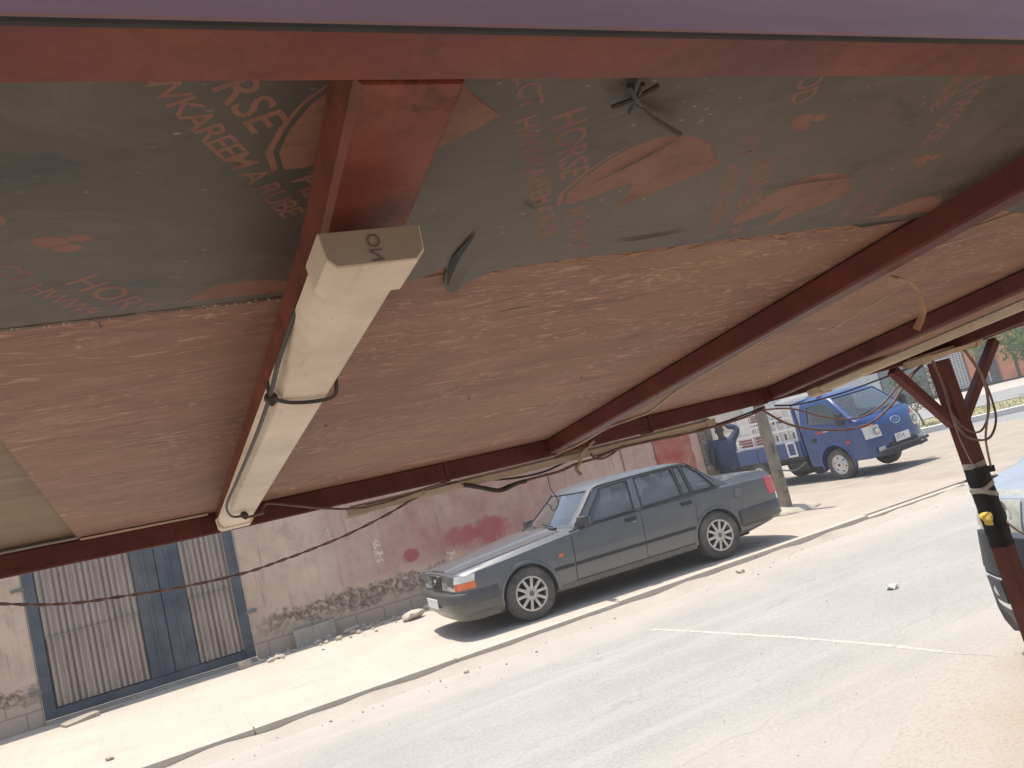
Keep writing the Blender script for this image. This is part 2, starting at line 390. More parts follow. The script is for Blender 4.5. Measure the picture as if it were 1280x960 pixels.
glass('glass_side', (.50, .62, .62), 2.2, .30)
glass('glass_front', (.50, .66, .70), 2.0, .13)
glass('glass_truck', (.42, .47, .50), 1.6, .14)
glass('glass_blue', (.20, .28, .33), 1.6, .12)

# people
simple('skin', (.085, .042, .028), .55)
simple('hair', (.05, .028, .018), .8)
simple('shirt', (.034, .050, .105), .85, var=.35, scale=14, bmp=.4)
simple('trousers', (.025, .03, .05), .9)
# far building
simple('orange_wall', (.60, .22, .12), .8, space='World', scale=2)
simple('dark_gate', (.05, .065, .075), .5, space='World', scale=2, var=.4)
simple('lattice_white', (.62, .66, .66), .6, space='World')
simple('teal_wall', (.085, .13, .155), .6, space='World', scale=2)
simple('pale_wall', (.50, .53, .54), .8, space='World', scale=2)
simple('cream_wall', (.55, .49, .41), .85, space='World', scale=1, dust=((.35, .28, .22), .5))
simple('bark', (.16, .12, .085), .9, space='World', scale=8)
def leaf(name, c, c2):
    m, nt, b, o = nodes(name)
    n = noisetex(nt, coord(nt, 'World'), 1.7, 4, .6)
    col = ramp(nt, n, [(.35, c), (.65, c2)])
    nt.links.new(col, b.inputs['Base Color']); setp(b, .6)
    tl = nt.nodes.new('ShaderNodeBsdfTranslucent'); nt.links.new(col, tl.inputs[0])
    mx = nt.nodes.new('ShaderNodeMixShader'); mx.inputs[0].default_value = .4
    nt.links.new(b.outputs[0], mx.inputs[1]); nt.links.new(tl.outputs[0], mx.inputs[2]); nt.links.new(mx.outputs[0], o.inputs[0])
leaf('leaf_fresh', (.085, .17, .035), (.16, .26, .06))
leaf('leaf_olive', (.075, .095, .045), (.12, .14, .07))

# ------------------------------------------------------------------ mesh helpers
def BM(): return bmesh.new()
def obj(name, bm, mat=None, parent=None, smooth=None, recalc=True):
    if recalc: bmesh.ops.recalc_face_normals(bm, faces=bm.faces[:])
    me = bpy.data.meshes.new(name); bm.to_mesh(me); bm.free()
    if mat: me.materials.append(MATS[mat] if isinstance(mat, str) else mat)
    if smooth is not None:
        me.shade_smooth(); me.set_sharp_from_angle(angle=rad(smooth))
    o = bpy.data.objects.new(name, me); COL.objects.link(o)
    if parent: o.parent = parent
    return o
def tag(o, label=None, cat=None, group=None, kind=None):
    if label: o['label'] = label
    if cat: o['category'] = cat
    if group: o['group'] = group
    if kind: o['kind'] = kind
    return o
def thing(name, label, cat, loc=(0, 0, 0), rz=0, group=None):
    o = bpy.data.objects.new(name, None); COL.objects.link(o)
    o.location = loc; o.rotation_euler = (0, 0, rz); o.empty_display_size = .1
    return tag(o, label, cat, group)
def rebase(o):
    """move a single-mesh thing's origin to the middle of its base"""
    me = o.data
    xs = [v.co for v in me.vertices]
    c = Vector(((min(v.x for v in xs)+max(v.x for v in xs))/2, (min(v.y for v in xs)+max(v.y for v in xs))/2, min(v.z for v in xs)))
    me.transform(Matrix.Translation(-c)); o.location = c
    return o
def box(bm, x0, x1, y0, y1, z0, z1, bev=0):
    r = bmesh.ops.create_cube(bm, size=1)
    vs = r['verts']
    bmesh.ops.scale(bm, vec=(x1-x0, y1-y0, z1-z0), verts=vs)
    bmesh.ops.translate(bm, vec=((x0+x1)/2, (y0+y1)/2, (z0+z1)/2), verts=vs)
    if bev:
        es = list({e for v in vs for e in v.link_edges})
        bmesh.ops.bevel(bm, geom=es, offset=bev, segments=2, affect='EDGES', profile=.7)
    return vs
def boxm(bm, size, M, bev=0):
    r = bmesh.ops.create_cube(bm, size=1); vs = r['verts']
    bmesh.ops.scale(bm, vec=size, verts=vs)
    if bev:
        es = list({e for v in vs for e in v.link_edges})
        rr = bmesh.ops.bevel(bm, geom=es, offset=bev, segments=2, affect='EDGES', profile=.7)
        vs = list({v for f in rr['faces'] for v in f.verts} | {v for v in vs if v.is_valid})
    bmesh.ops.transform(bm, matrix=M, verts=vs)
def bar(bm, a, b_, w, h, up=(0, 0, 1), bev=0):
    a, b_ = Vector(a), Vector(b_); d = (b_-a); L = d.length; d.normalize()
    u = Vector(up); s = d.cross(u).normalized(); u = s.cross(d)
    M = Matrix(((d.x, s.x, u.x, (a.x+b_.x)/2), (d.y, s.y, u.y, (a.y+b_.y)/2), (d.z, s.z, u.z, (a.z+b_.z)/2), (0, 0, 0, 1)))
    boxm(bm, (L, w, h), M, bev)
def cat(pts, n=6):
    P = [Vector(p) for p in pts]
    if len(P) < 3: return P
    out = []
    for i in range(len(P)-1):
        p0 = P[max(i-1, 0)]; p1 = P[i]; p2 = P[i+1]; p3 = P[min(i+2, len(P)-1)]
        for k in range(n):
            t = k/n
            out.append(.5*((2*p1)+(-p0+p2)*t+(2*p0-5*p1+4*p2-p3)*t*t+(-p0+3*p1-3*p2+p3)*t**3))
    out.append(P[-1]); return out
def tube(bm, pts, r, n=8, smoothn=6, r2=None):
    P = cat(pts, smoothn); rings = []
    up = Vector((0, 0, 1)); prev = None
    for i, p in enumerate(P):
        d = (P[min(i+1, len(P)-1)]-P[max(i-1, 0)]).normalized()
        if prev is None:
            s = d.cross(up)
            if s.length < .1: s = d.cross(Vector((1, 0, 0)))
            s.normalize()
        else:
            s = (prev-d*prev.dot(d)).normalized()
        prev = s; u = s.cross(d)
        rr = r if r2 is None else r+(r2-r)*i/(len(P)-1)
        rings.append([bm.verts.new(p+(s*math.cos(2*math.pi*k/n)+u*math.sin(2*math.pi*k/n))*rr) for k in range(n)])
    for a, b_ in zip(rings, rings[1:]):
        for k in range(n): bm.faces.new((a[k], a[(k+1) % n], b_[(k+1) % n], b_[k]))
    bm.faces.new(rings[0]); bm.faces.new(rings[-1][::-1])
def loft(bm, rings, closed=True, cap=True):
    R = [[bm.verts.new(p) for p in r] for r in rings]
    n = len(R[0])
    for a, b_ in zip(R, R[1:]):
        for k in range(n if closed else n-1):
            bm.faces.new((a[k], a[(k+1) % n], b_[(k+1) % n], b_[k]))
    if cap and closed:
        bm.faces.new(R[0][::-1]); bm.faces.new(R[-1])
    return R
def prism(bm, poly, d, to3):
    """polygon (2D list) extruded between d[0] and d[1]; to3(u, v, w) -> xyz"""
    A = [bm.verts.new(to3(u, v, d[0])) for u, v in poly]; B = [bm.verts.new(to3(u, v, d[1])) for u, v in poly]
    n = len(A); bm.faces.new(A[::-1]); bm.faces.new(B)
    for k in range(n): bm.faces.new((A[k], A[(k+1) % n], B[(k+1) % n], B[k]))
def lathe_y(bm, prof, cx, cy, cz, n=40, sgn=1):
    R = []
    for k in range(n):
        a = 2*math.pi*k/n
        R.append([bm.verts.new((cx+math.cos(a)*r, cy+sgn*y, cz+math.sin(a)*r)) for r, y in prof])
    for k in range(n):
        a, b_ = R[k], R[(k+1) % n]
        for i in range(len(prof)-1): bm.faces.new((a[i], b_[i], b_[i+1], a[i+1]))
def boolean(o, cutters):
    tmp = []
    for bm in cutters:
        bmesh.ops.recalc_face_normals(bm, faces=bm.faces[:])
        me = bpy.data.meshes.new('cut'); bm.to_mesh(me); bm.free()
        c = bpy.data.objects.new('cut', me); COL.objects.link(c); c.parent = o.parent; tmp.append(c)
        md = o.modifiers.new('b', 'BOOLEAN'); md.object = c; md.operation = 'DIFFERENCE'; md.solver = 'EXACT'
    dg = bpy.context.evaluated_depsgraph_get(); dg.update()
    me = bpy.data.meshes.new_from_object(o.evaluated_get(dg))
    o.modifiers.clear(); old = o.data; o.data = me; me.name = old.name; bpy.data.meshes.remove(old)
    for c in tmp:
        d = c.data; bpy.data.objects.remove(c); bpy.data.meshes.remove(d)
def text_bm(body, size, space=1.0, extrude=0., bold=0.):
    cu = bpy.data.curves.new('t', 'FONT'); cu.body = body; cu.size = size; cu.extrude = extrude; cu.space_character = space; cu.offset = bold*size
    cu.align_x = 'LEFT'; cu.resolution_u = 3
    o = bpy.data.objects.new('t', cu); COL.objects.link(o)
    dg = bpy.context.evaluated_depsgraph_get(); dg.update()
    me = bpy.data.meshes.new_from_object(o.evaluated_get(dg))
    bm = BM(); bm.from_mesh(me)
    bpy.data.objects.remove(o); bpy.data.curves.remove(cu); bpy.data.meshes.remove(me)
    return bm
def text(name, body, size, M, mat, parent, space=1.0, bold=0.):
    bm = text_bm(body, size, space)
    bmesh.ops.transform(bm, matrix=M, verts=bm.verts[:])
    return obj(name, bm, mat, parent, recalc=False)
def frame3(o, x, y):
    x = Vector(x).normalized(); y = Vector(y); y = (y-x*y.dot(x)).normalized(); z = x.cross(y)
    return Matrix(((x.x, y.x, z.x, o[0]), (x.y, y.y, z.y, o[1]), (x.z, y.z, z.z, o[2]), (0, 0, 0, 1)))
def interp(x, T):
    if x <= T[0][0]: return T[0][1]
    for (a, va), (b_, vb) in zip(T, T[1:]):
        if x <= b_:
            t = (x-a)/(b_-a); return va+(vb-va)*t
    return T[-1][1]
def sm(x, T):
    """smooth (monotone-ish) interpolation"""
    if x <= T[0][0]: return T[0][1]
    for (a, va), (b_, vb) in zip(T, T[1:]):
        if x <= b_:
            t = (x-a)/(b_-a); t = t*t*(3-2*t)*.5+t*.5; return va+(vb-va)*t
    return T[-1][1]
def rough_up(bm, amt, sc, seed=0):
    for v in bm.verts:
        n = noise.noise_vector(v.co*sc+Vector((seed, seed*.7, 0)))
        v.co += n*amt

# ------------------------------------------------------------------ ground
def sheet(name, poly, z, mat, kind='structure', sub=0):
    bm = BM(); bm.faces.new([bm.verts.new((x, y, z)) for x, y in poly])
    return tag(obj(name, bm, mat), kind=kind)
U = Vector((.8, -.6)); N_ = Vector((.6, .8))
def sn(s, n): p = U*s+N_*n; return (p.x, p.y)
def strip_(name, n0, n1, z, mat): return sheet(name, [sn(-70, n0), sn(90, n0), sn(90, n1), sn(-70, n1)], z, mat)
sheet('ground', [(-400, -400), (400, -400), (400, 400), (-400, 400)], -.13, 'dirt')
sheet('road', [(-60, 2.2), (14, 2.2), (23.4, -4.8), (40, -17.25), (31.5, -3.2), (13.0, 8.47), (-60, 8.47)], -.104, 'asphalt')
sheet('main_road', [sn(-70, 15.2), sn(90, 15.2), sn(90, 27.3), sn(-70, 27.3)], -.116, 'far_road')
strip_('far_carriageway', 33.5, 45, -.112, 'far_road')
# pavement slab with kerb
bm = BM(); box(bm, -40, 11.3, 8.62, 14.5, -.3, 0.0); tag(obj('pavement', bm, 'paving'), kind='structure')
bm = BM()
random.seed(3)
x = -12.0
while x < 13.2:
    L = 2.1
    y = 8.47 + random.uniform(-.006, .006); z = .012+random.uniform(-.006, .008)
    if x > 7: z -= (x-7)*.012
    box(bm, x+.002, x+L-.002, y, y+.15, -.3, z, .03); x += L
box(bm, -40, -12.0, 8.47, 8.62, -.3, .01)
tag(obj('kerb', bm, 'kerb_stone'), kind='structure')
sheet('side_lane', [(11.3, 8.62), (18, 4.6), (20.5, 10), (22, 40), (9.7, 40), (9.7, 14.5), (11.3, 14.5)], -.03, 'lane_dirt')
bm = BM(); vs = [(11.3, 8.62, 0), (11.3, 14.5, 0), (11.9, 14.5, -.03), (11.9, 8.3, -.03)]
bm.faces.new([bm.verts.new(p) for p in vs]); tag(obj('pavement_ramp', bm, 'paving'), kind='structure')
# sandy drift in the gutter
bm = BM(); rows = []
for i in range(161):
    x = -12+i*.16
    w = .22+.16*noise.noise(Vector((x*.7, 3, 0)))+.07*noise.noise(Vector((x*3, 1, 0)))
    rows.append([(x, 8.47-w, -.1035), (x, 8.47-w*.5, -.078), (x, 8.468, -.040+.035*noise.noise(Vector((x*2, 0, 0))))])
loft(bm, rows, closed=False); tag(obj('gutter_sand', bm, 'drift', smooth=60), kind='structure')
# near dirt shoulder
bm = BM(); rows = []
for i in range(120):
    x = -6+i*.15
    e = 2.9+.40*noise.noise(Vector((x*.45, 7, 0)))+.14*noise.noise(Vector((x*1.7, 2, 0)))+(1.0*max(0, min(1, (x-2.2)/2.2)))
    r = []
    for k in range(9):
        t = k/8; y = -6+(e+6)*(t**.35)
        r.append((x, y, -.1+ .03*(1-t)**.5 + .012*noise.noise(Vector((x*2, y*2, 0)))*(1-t) + (-.004 if k == 8 else 0)))
    rows.append(r)
loft(bm, rows, closed=False); tag(obj('dirt_shoulder', bm, 'orange_dirt', smooth=60), kind='structure')
# pale seam across the road
bm = BM(); rows = []
pts = [(4.35, 7.35), (4.42, 7.05), (4.52, 6.2), (4.61, 5.4), (4.66, 4.6), (4.66, 4.2), (4.665, 3.7)]
for i in range(61):
    t = i/60*(len(pts)-1); k = min(int(t), len(pts)-2); f = t-k
    x = pts[k][0]+(pts[k+1][0]-pts[k][0])*f+.012*noise.noise(Vector((i*.5, 0, 0))); y = pts[k][1]+(pts[k+1][1]-pts[k][1])*f
    w = max(.004, (.022+.022*noise.noise(Vector((i*.9, 5, 0))))*min(1, (60-i)/12, i/6+.2))
    rows.append([(x-w, y, -.1025), (x, y, -.094), (x+w, y, -.1025)])
loft(bm, rows, closed=False); tag(obj('road_seam', bm, 'road_seam'), kind='structure')
# median with white kerb, footpath
strip_('median_grass', 27.7, 33.3, -.02, 'dry_grass')
bm = BM()
for (n0, n1, z1) in ((27.3, 27.7, .05), (33.3, 33.5, .03)):
    prism(bm, [sn(-70, n0), sn(90, n0), sn(90, n1), sn(-70, n1)], (-.13, z1), lambda u, v, w: (u, v, w))
tag(obj('median_kerb', bm, 'white_paint'), kind='structure')
strip_('footpath', 45, 70, -.105, 'footpath')

# loose gravel, uncountable
def pebbles(name, n, fx, smin, smax, mat, seed):
    random.seed(seed); bm = BM()
    for i in range(n):
        x, y, z = fx()
        s = random.uniform(smin, smax)*(1 if random.random() < .85 else 1.7)
        r = bmesh.ops.create_icosphere(bm, subdivisions=1, radius=s)
        M = Matrix.Translation((x, y, z+s*.3)) @ Matrix.Rotation(random.random()*6, 4, 'Z') @ Matrix.Diagonal((1, random.uniform(.6, 1.1), random.uniform(.45, .8), 1))
        bmesh.ops.transform(bm, matrix=M, verts=r['verts'])
        for v in r['verts']: v.co += noise.noise_vector(v.co*40)*s*.25
    return tag(obj(name, bm, mat), kind='stuff')
o = pebbles('gravel', 240, lambda: (random.uniform(-3, 12), 8.44-abs(random.gauss(0, .25)), -.1), .003, .011, 'mound', 1)
o = pebbles('wall_rubble', 420, lambda: (random.uniform(1.2, 9.5), 12.95-abs(random.gauss(0, .33)), 0.), .012, .045, 'rubble', 2)
o = pebbles('road_grit', 320, lambda: (random.uniform(.5, 9), random.uniform(3.2, 8.2), -.104), .002, .0055, 'mound', 5)

# ------------------------------------------------------------------ boundary wall, column, gate
WY = 13.0
t = thing('compound_wall', 'long plastered wall with faded red wash and peeling base behind the sedan', 'wall', (5, WY, 0))
def wpart(name, bm, mat, parent, **k):
    bmesh.ops.translate(bm, vec=-Vector(parent.location), verts=bm.verts[:]); return obj(name, bm, mat, parent, **k)
def wallgrid(x0, x1):
    bm = BM(); rings = []
    n = max(2, int((x1-x0)/.12))
    R = []
    for i in range(n+1):
        x = x0+(x1-x0)*i/n
        R.append([(x, WY+(0 if z > .5 else -.01)+.012*noise.noise(Vector((x*1.2, z*1.2, 3))), z) for z in [k*.13-.06 for k in range(22)]] + [(x, WY+.22, 2.67), (x, WY+.22, -.06)])
    loft(bm, R, closed=True); return bm
wpart('wall_panel', wallgrid(1.17, 9.98), 'wall_plaster', t, smooth=50)
wpart('wall_panel', wallgrid(-14, -1.62), 'wall_plaster', t, smooth=50)
bm = BM(); box(bm, -1.62, 1.17, WY+.0, WY+.22, 2.45, 2.66); wpart('lintel', bm, 'wall_plaster', t)
bm = BM(); box(bm, 9.985, 10.3, WY-.03, WY+.3, -.05, 2.67)
bmesh.ops.subdivide_edges(bm, edges=bm.edges[:], cuts=9, use_grid_fill=True); rough_up(bm, .025, 9)
wpart('end_column', bm, 'rough_column', t)

g = thing('metal_gate', 'dark blue double gate with grey corrugated sheets set in the plastered wall', 'gate', (-.22, WY, 0))
bm = BM()
gy0, gy1 = WY-.02, WY+.06
for (x0, x1) in ((-1.60, -1.46), (1.0, 1.15)): box(bm, x0, x1, gy0, gy1, .05, 2.44, .008)
box(bm, -1.46, 1.0, gy0+.01, gy1-.01, .05, .17, .006); box(bm, -1.46, 1.0, gy0+.01, gy1-.01, 2.34, 2.44, .006)
wpart('gate_frame', bm, 'gate_blue', g)
def corr(x0, x1, z0, z1, yoff):
    bm = BM(); n = int((x1-x0)/.0095); R = []
    for i in range(n+1):
        x = x0+(x1-x0)*i/n; y = WY+yoff+.018-.034*abs(math.sin((x-x0)/.074*math.pi))**.8
        R.append([(x, y, z0), (x, y, z1)])
    loft(bm, R, closed=False); return bm
for (x0, x1, zs, lean) in ((-1.455, -.27, 1.15, 0), (.38, 1.0, 1.16, 0)):
    p = wpart('corrugated_sheet', corr(x0, x1, .19, zs+.0, .020), 'corrugated', g, smooth=70)
    p = wpart('corrugated_sheet', corr(x0, x1, zs-.05, 2.36, -.010), 'corrugated', g, smooth=70)
bm = BM(); box(bm, -1.5, 1.05, WY+.075, WY+.09, .10, 2.40); wpart('light_stop_sheet', bm, 'gate_blue', g)  # unseen sheet added to stop sunlight showing through the gate gaps
for (x0, x1) in ((-.26, .045), (.06, .375)):
    bm = BM(); box(bm, x0, x1, gy0+.015, gy1-.015, .18, 2.33, .006)
    box(bm, (x0+x1)/2-.02, (x0+x1)/2+.02, gy0-.005, gy0+.02, .18, 2.33, .005)
    box(bm, x0+.01, x1-.01, gy0+.004, gy0+.02, .50, .505)
    wpart('gate_leaf_panel', bm, 'gate_blue', g)
for (x0, x1, z) in ((-1.455, -.27, 1.12), (.38, 1.0, 1.13)):
    bm = BM(); box(bm, x0, x1, WY-.038, WY-.012, z-.006, z+.006); wpart('seam_shadow_strip', bm, 'steel_grey', g)  # thin strip added as the dark shadow line where the sheets overlap
for (x, z) in ((-1.66, .42), (-1.66, 1.80), (1.2, .68)):
    bm = BM(); box(bm, x-.08, x+.08, WY-.035, WY-.012, z, z+.045, .006); wpart('hinge', bm, 'steel_grey', g)
bm = BM(); box(bm, -1.6, 1.15, WY-.10, WY+.2, -.06, .035, .01); wpart('threshold', bm, 'concrete', g)

def block(name, label, catg, loc, size, rz, mat, tilt=(0, 0), amt=.012, group=None):
    bm = BM(); boxm(bm, size, Matrix.Translation((0, 0, size[2]/2)), min(size)*.12)
    bmesh.ops.subdivide_edges(bm, edges=bm.edges[:], cuts=2, use_grid_fill=True); rough_up(bm, amt, 9, loc[0])
    o = obj(name, bm, mat, smooth=45); o.location = loc; o.rotation_euler = (rad(tilt[0]), rad(tilt[1]), rz)
    return tag(o, label, catg, group)
block('concrete_slab', 'grey concrete slab leaning upright against the wall right of the gate', 'slab', (2.02, 12.86, -.01), (.62, .07, .27), rad(2), 'concrete', (-9, 0), .008)
block('concrete_block', 'small squared block beside the right foot of the blue gate', 'block', (.93, 12.55, 0), (.17, .12, .10), rad(8), 'concrete')
block('broken_paver', 'flat broken paver lying at the left foot of the gate', 'paver', (-1.15, 12.42, 0), (.42, .22, .05), rad(22), 'concrete', (4, -5))
block('broken_paver', 'second thinner paver shard lying just right of the broken paver', 'paver', (-.86, 12.6, 0), (.40, .13, .04), rad(14), 'concrete', (-6, 4))
def stone(label, loc, r, seed, sq=(1, .8, .6), mat='rubble', name='stone'):
    bm = BM(); bmesh.ops.create_icosphere(bm, subdivisions=2, radius=r)
    bmesh.ops.scale(bm, vec=sq, verts=bm.verts[:]); rough_up(bm, r*.35, .9/r, seed)
    o = obj(name, bm, mat, smooth=35); o.location = (loc[0], loc[1], loc[2]+r*sq[2]*.6); return tag(o, label, name)
stone('round brown pebble lying alone on the pavement below the gate', (-.68, 9.33, 0), .04, 1, mat='concrete', name='pebble')
stone('pale stone lying in the gutter below the rear wheel of the sedan', (6.44, 8.27, -.1), .055, 2)
stone('pale stone lying on the kerb sand midway along the sedan', (2.68, 8.2, -.1), .035, 4)
stone('lump of broken concrete under the front bumper of the sedan', (3.35, 12.15, 0), .16, 5, (1.2, .9, .5))
stone('grey rubble lump at the foot of the wall beside the sedan bumper', (4.0, 12.5, 0), .15, 6, (1.3, .8, .5))
stone('low earth lump against the wall right of the leaning slab', (2.55, 12.75, 0), .12, 8, (1.5, .7, .45), 'mound')
# crumpled white litter on the road
bm = BM(); bmesh.ops.create_icosphere(bm, subdivisions=3, radius=.045); bmesh.ops.scale(bm, vec=(1.4, 1, .4), verts=bm.verts[:]); rough_up(bm, .025, 30, 3)
o = obj('crushed_cup', bm, 'white_paint'); o.location = (6.03, 5.64, -.085); tag(o, 'crushed white cup lying in the middle of the road', 'litter')

# ------------------------------------------------------------------ awning
AW = thing('awning', 'low market awning of red steel tubes with printed plywood underside', 'awning', (2.78, 2.05, -.1))
RZ = lambda Y: 1.961-.1115*(Y-.579)      # rafter underside
H = .042
def sag(x, Y):
    g = sm(x, [(-1.2, .03), (-.3, .017), (.15, .003), (1.02, -.006), (1.8, -.002), (2.75, .016), (3.27, .058), (3.7, .09)])
    return g*max(0, min(1, (Y-.4)/1.63))
def warp(bm):
    for v in bm.verts: v.co.z += sag(v.co.x, v.co.y)
def apart(name, bm, mat, parent=None, w=True, **k):
    if w: warp(bm)
    bmesh.ops.translate(bm, vec=-Vector(AW.location), verts=bm.verts[:])
    return obj(name, bm, mat, parent or AW, **k)
def hollow(bm, ax, a0, a1, c0, c1, zf, h, n, bev=.004):
    """square tube: ax 'x' (runs in X, c = Y range) or 'y'"""
    R = []
    for i in range(n+1):
        a = a0+(a1-a0)*i/n
        r = []
        for (c, top) in ((c0+bev, 0), (c1-bev, 0), (c1, bev), (c1, h-bev), (c1-bev, h), (c0+bev, h), (c0, h-bev), (c0, bev)):
            x, y = (a, c) if ax == 'x' else (c, a)
            r.append((x, y, zf(y if ax == 'y' else (c0+c1)/2)+top))
        R.append(r)
    loft(bm, R)
X0, X1 = -1.3, 3.65
bm = BM(); hollow(bm, 'x', X0, X1,   .329, .379, lambda y: 1.984, .075, 12); apart('rear_beam', bm, 'red_steel', smooth=35)
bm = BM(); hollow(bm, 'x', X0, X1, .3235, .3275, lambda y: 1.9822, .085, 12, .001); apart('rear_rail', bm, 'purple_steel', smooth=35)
bm = BM(); hollow(bm, 'x', X0, X1, .3245, .3285, lambda y: 1.9805, .0022, 12, .0005); apart('rail_seam', bm, 'film_torn')
bm = BM(); hollow(bm, 'x', X0, X1, 2.03, 2.085, lambda y: 1.793, .05, 40); apart('eave_beam', bm, 'maroon_steel', smooth=35)
for x, mt in ((-.70, 'maroon_steel'), (.168, 'rafter_steel'), (1.045, 'brick_steel'), (1.885, 'maroon_steel'), (2.74, 'maroon_steel')):
    bm = BM(); hollow(bm, 'y', .379, 2.029, x-(.015 if x == .168 else 0), x+.050, RZ, H, 18)
    if x == .168:
        for v in bm.verts: v.co.x += -.016*max(0, (.62-v.co.y)/.24)
    apart('rafter', bm, mt, smooth=35)
CZ = lambda Y: RZ(Y)+H
def slab_poly(bm, poly, z0, z1):
    """thin sheet following the roof plane"""
    prism(bm, poly, (z0, z1), lambda u, v, w: (u, v, CZ(v)+w))
def grid_sheet(bm, x0, x1, y0, y1, z0, z1, nx=24, ny=8):
    R = []
    for i in range(nx+1):
        x = x0+(x1-x0)*i/nx
        a = [(x, y0+(y1-y0)*j/ny, CZ(y0+(y1-y0)*j/ny)+z0) for j in range(ny+1)]
        b_ = [(x, y0+(y1-y0)*j/ny, CZ(y0+(y1-y0)*j/ny)+z1) for j in range(ny, -1, -1)]
        R.append(a+b_)
    loft(bm, R)
bm = BM(); grid_sheet(bm, -.132, 1.07, .34, 2.13, .0015, .013); PB_ = apart('plywood_panel', bm, 'plywood_brown')
bm = BM(); grid_sheet(bm, X0, -.105, .34, 2.13, .0135, .024); tag(apart('plywood_panel', bm, 'plywood_tan'), 'greyish tan plywood panel')
bm = BM(); grid_sheet(bm, 1.075, X1, .34, 2.13, .0015, .013, 36); PD_ = apart('plywood_panel', bm, 'plywood_brown')
# dark film faced panel with ragged far edge
random.seed(11)
def ragged(x0, x1, base, amp, step, extra=None):
    pts = []; x = x0
    while x < x1:
        y = base+amp*noise.noise(Vector((x*9, 2, 0)))+amp*.8*noise.noise(Vector((x*45, 1, 0)))
        if extra: y += extra(x)
        pts.append((x, y)); x += step
    return pts
def film_sheet(x0, x1, y0, edge, z0, z1):
    bm = BM(); E_ = edge+[(x1, edge[-1][1])]
    R = []
    for (x, y) in E_:
        ys = [y0+(y-y0)*k/5 for k in range(6)]
        R.append([(x, v, CZ(v)+z0) for v in ys]+[(x, v, CZ(v)+z1) for v in ys[::-1]])
    loft(bm, R); return bm
ed = ragged(X0, .168, .752, .0025, .01)
FL = apart('film_panel', film_sheet(X0, .18, .36, ed, -.004, .001), 'film')
bm = BM(); R = []
for i in range(120):
    x = -.6+i*.0065; y = .7535+.0012*noise.noise(Vector((x*70, 4, 0))); w_j = .0022+.0014*noise.noise(Vector((x*120, 8, 0)))
    R.append([(x, y-w_j, CZ(y)-.0046), (x, y+w_j, CZ(y)-.0046)])
loft(bm, R, closed=False); apart('joint', bm, 'cable_dark', FL)
bm = BM(); random.seed(8)
for i in range(90):
    x = random.uniform(-.3, .165); y = .7535+random.gauss(0, .0022); r_ = random.uniform(.0004, .0012)
    bmesh.ops.create_icosphere(bm, subdivisions=1, radius=r_, matrix=Matrix.Translation((x, y, CZ(y)-.0048)))
tag(apart('crumbs', bm, 'pale_wood', FL), kind='stuff')
crk = [(-.012, .757), (-.010, .765), (-.0045, .775), (-.0035, .788)]
bm = BM(); A = [bm.verts.new((x-.0006, y, CZ(y)+.0008)) for x, y in crk]; B = [bm.verts.new((x+.0006, y, CZ(y)+.0008)) for x, y in crk]
for i in range(3): bm.faces.new((A[i], A[i+1], B[i+1], B[i]))
apart('crack', bm, 'cable_dark', PB_, recalc=False)
EDGE = [(.20, .765), (.262, .757), (.285, .749), (.300, .741), (.309, .720), (.315, .735), (.322, .768), (.333, .786), (.342, .774), (.360, .761), (.382, .751), (.41, .745), (.50, .743), (.62, .740), (.80, .740), (.95, .741), (1.06, .744)]
ed = []
x = .215
while x < 1.046:
    ed.append((x, interp(x, EDGE)+.0022*noise.noise(Vector((x*60, 1, 0)))+.0016*noise.noise(Vector((x*260, 1, 0))))); x += .004
def droop(x, y):
    t_ = max(0, 1-abs(x-.338)/.035)*max(0, min(1, (y-.655)/.12)); return -.007*t_*t_
bm = film_sheet(.215, 1.05, .36, ed, -.004, .001)
bmesh.ops.subdivide_edges(bm, edges=[e for e in bm.edges if abs(e.verts[0].co.x-e.verts[1].co.x) < 1e-5 and .29 < e.verts[0].co.x < .39], cuts=3)
for v in bm.verts: v.co.z += droop(v.co.x, v.co.y)
FR = apart('film_panel', bm, 'film')
E2 = [(1.10, .70), (1.235, .735), (1.26, .758), (1.36, .785), (2.2, .79)]
ed = [(1.10+.01*k, interp(1.10+.01*k, E2)+.003*noise.noise(Vector((k*.7, 3, 0)))) for k in range(110)]
apart('film_panel', film_sheet(1.10, 2.2, .36, ed, -.004, .001), 'film')
bm = BM(); bar(bm, (-.127, 2.012, CZ(2.01)-.003), (.135, 2.012, CZ(2.01)-.003), .018, .004); apart('light_leak_strip', bm, 'pale_wood')  # pale strip added as the bright line of light leaking above the eave
# printed lettering on the film panels, as one lattice of stamps
tdir = Vector((.5, .866, -.1115*.866)).normalized(); udir = Vector((.866, -.5, .0558)).normalized()
V1, V2 = Vector((.266, .086)), Vector((-.335, .2))
def stamp(body, size, x, y, space=.9, sy=1.0):
    bm = text_bm(body, size, space, bold=.010)
    M = frame3((x, y, CZ(y)-.00408), tdir, udir)
    bmesh.ops.transform(bm, matrix=M @ Matrix.Diagonal((1, sy, 1, 1)), verts=bm.verts[:]); return bm
HEAD = [(.392, .612), (.386, .590), (.390, .565), (.399, .540), (.412, .520), (.428, .508), (.450, .505), (.472, .510), (.489, .516), (.504, .530), (.506, .541), (.535, .556), (.524, .570), (.514, .580), (.490, .602), (.467, .624), (.456, .622), (.459, .604), (.466, .580), (.450, .580), (.432, .589), (.418, .602), (.405, .611)]
MANE = [(.384, .614), (.377, .590), (.383, .562), (.394, .535), (.411, .513), (.408, .519), (.394, .541), (.387, .562), (.382, .588), (.388, .612)]
def poly_print(P, off, s=1., c=(0, 0)):
    bm = BM(); bm.faces.new([bm.verts.new((x+off.x, y+off.y, CZ(y+off.y)-.00406)) for x, y in P])
    bmesh.ops.triangulate(bm, faces=bm.faces[:]); return bm
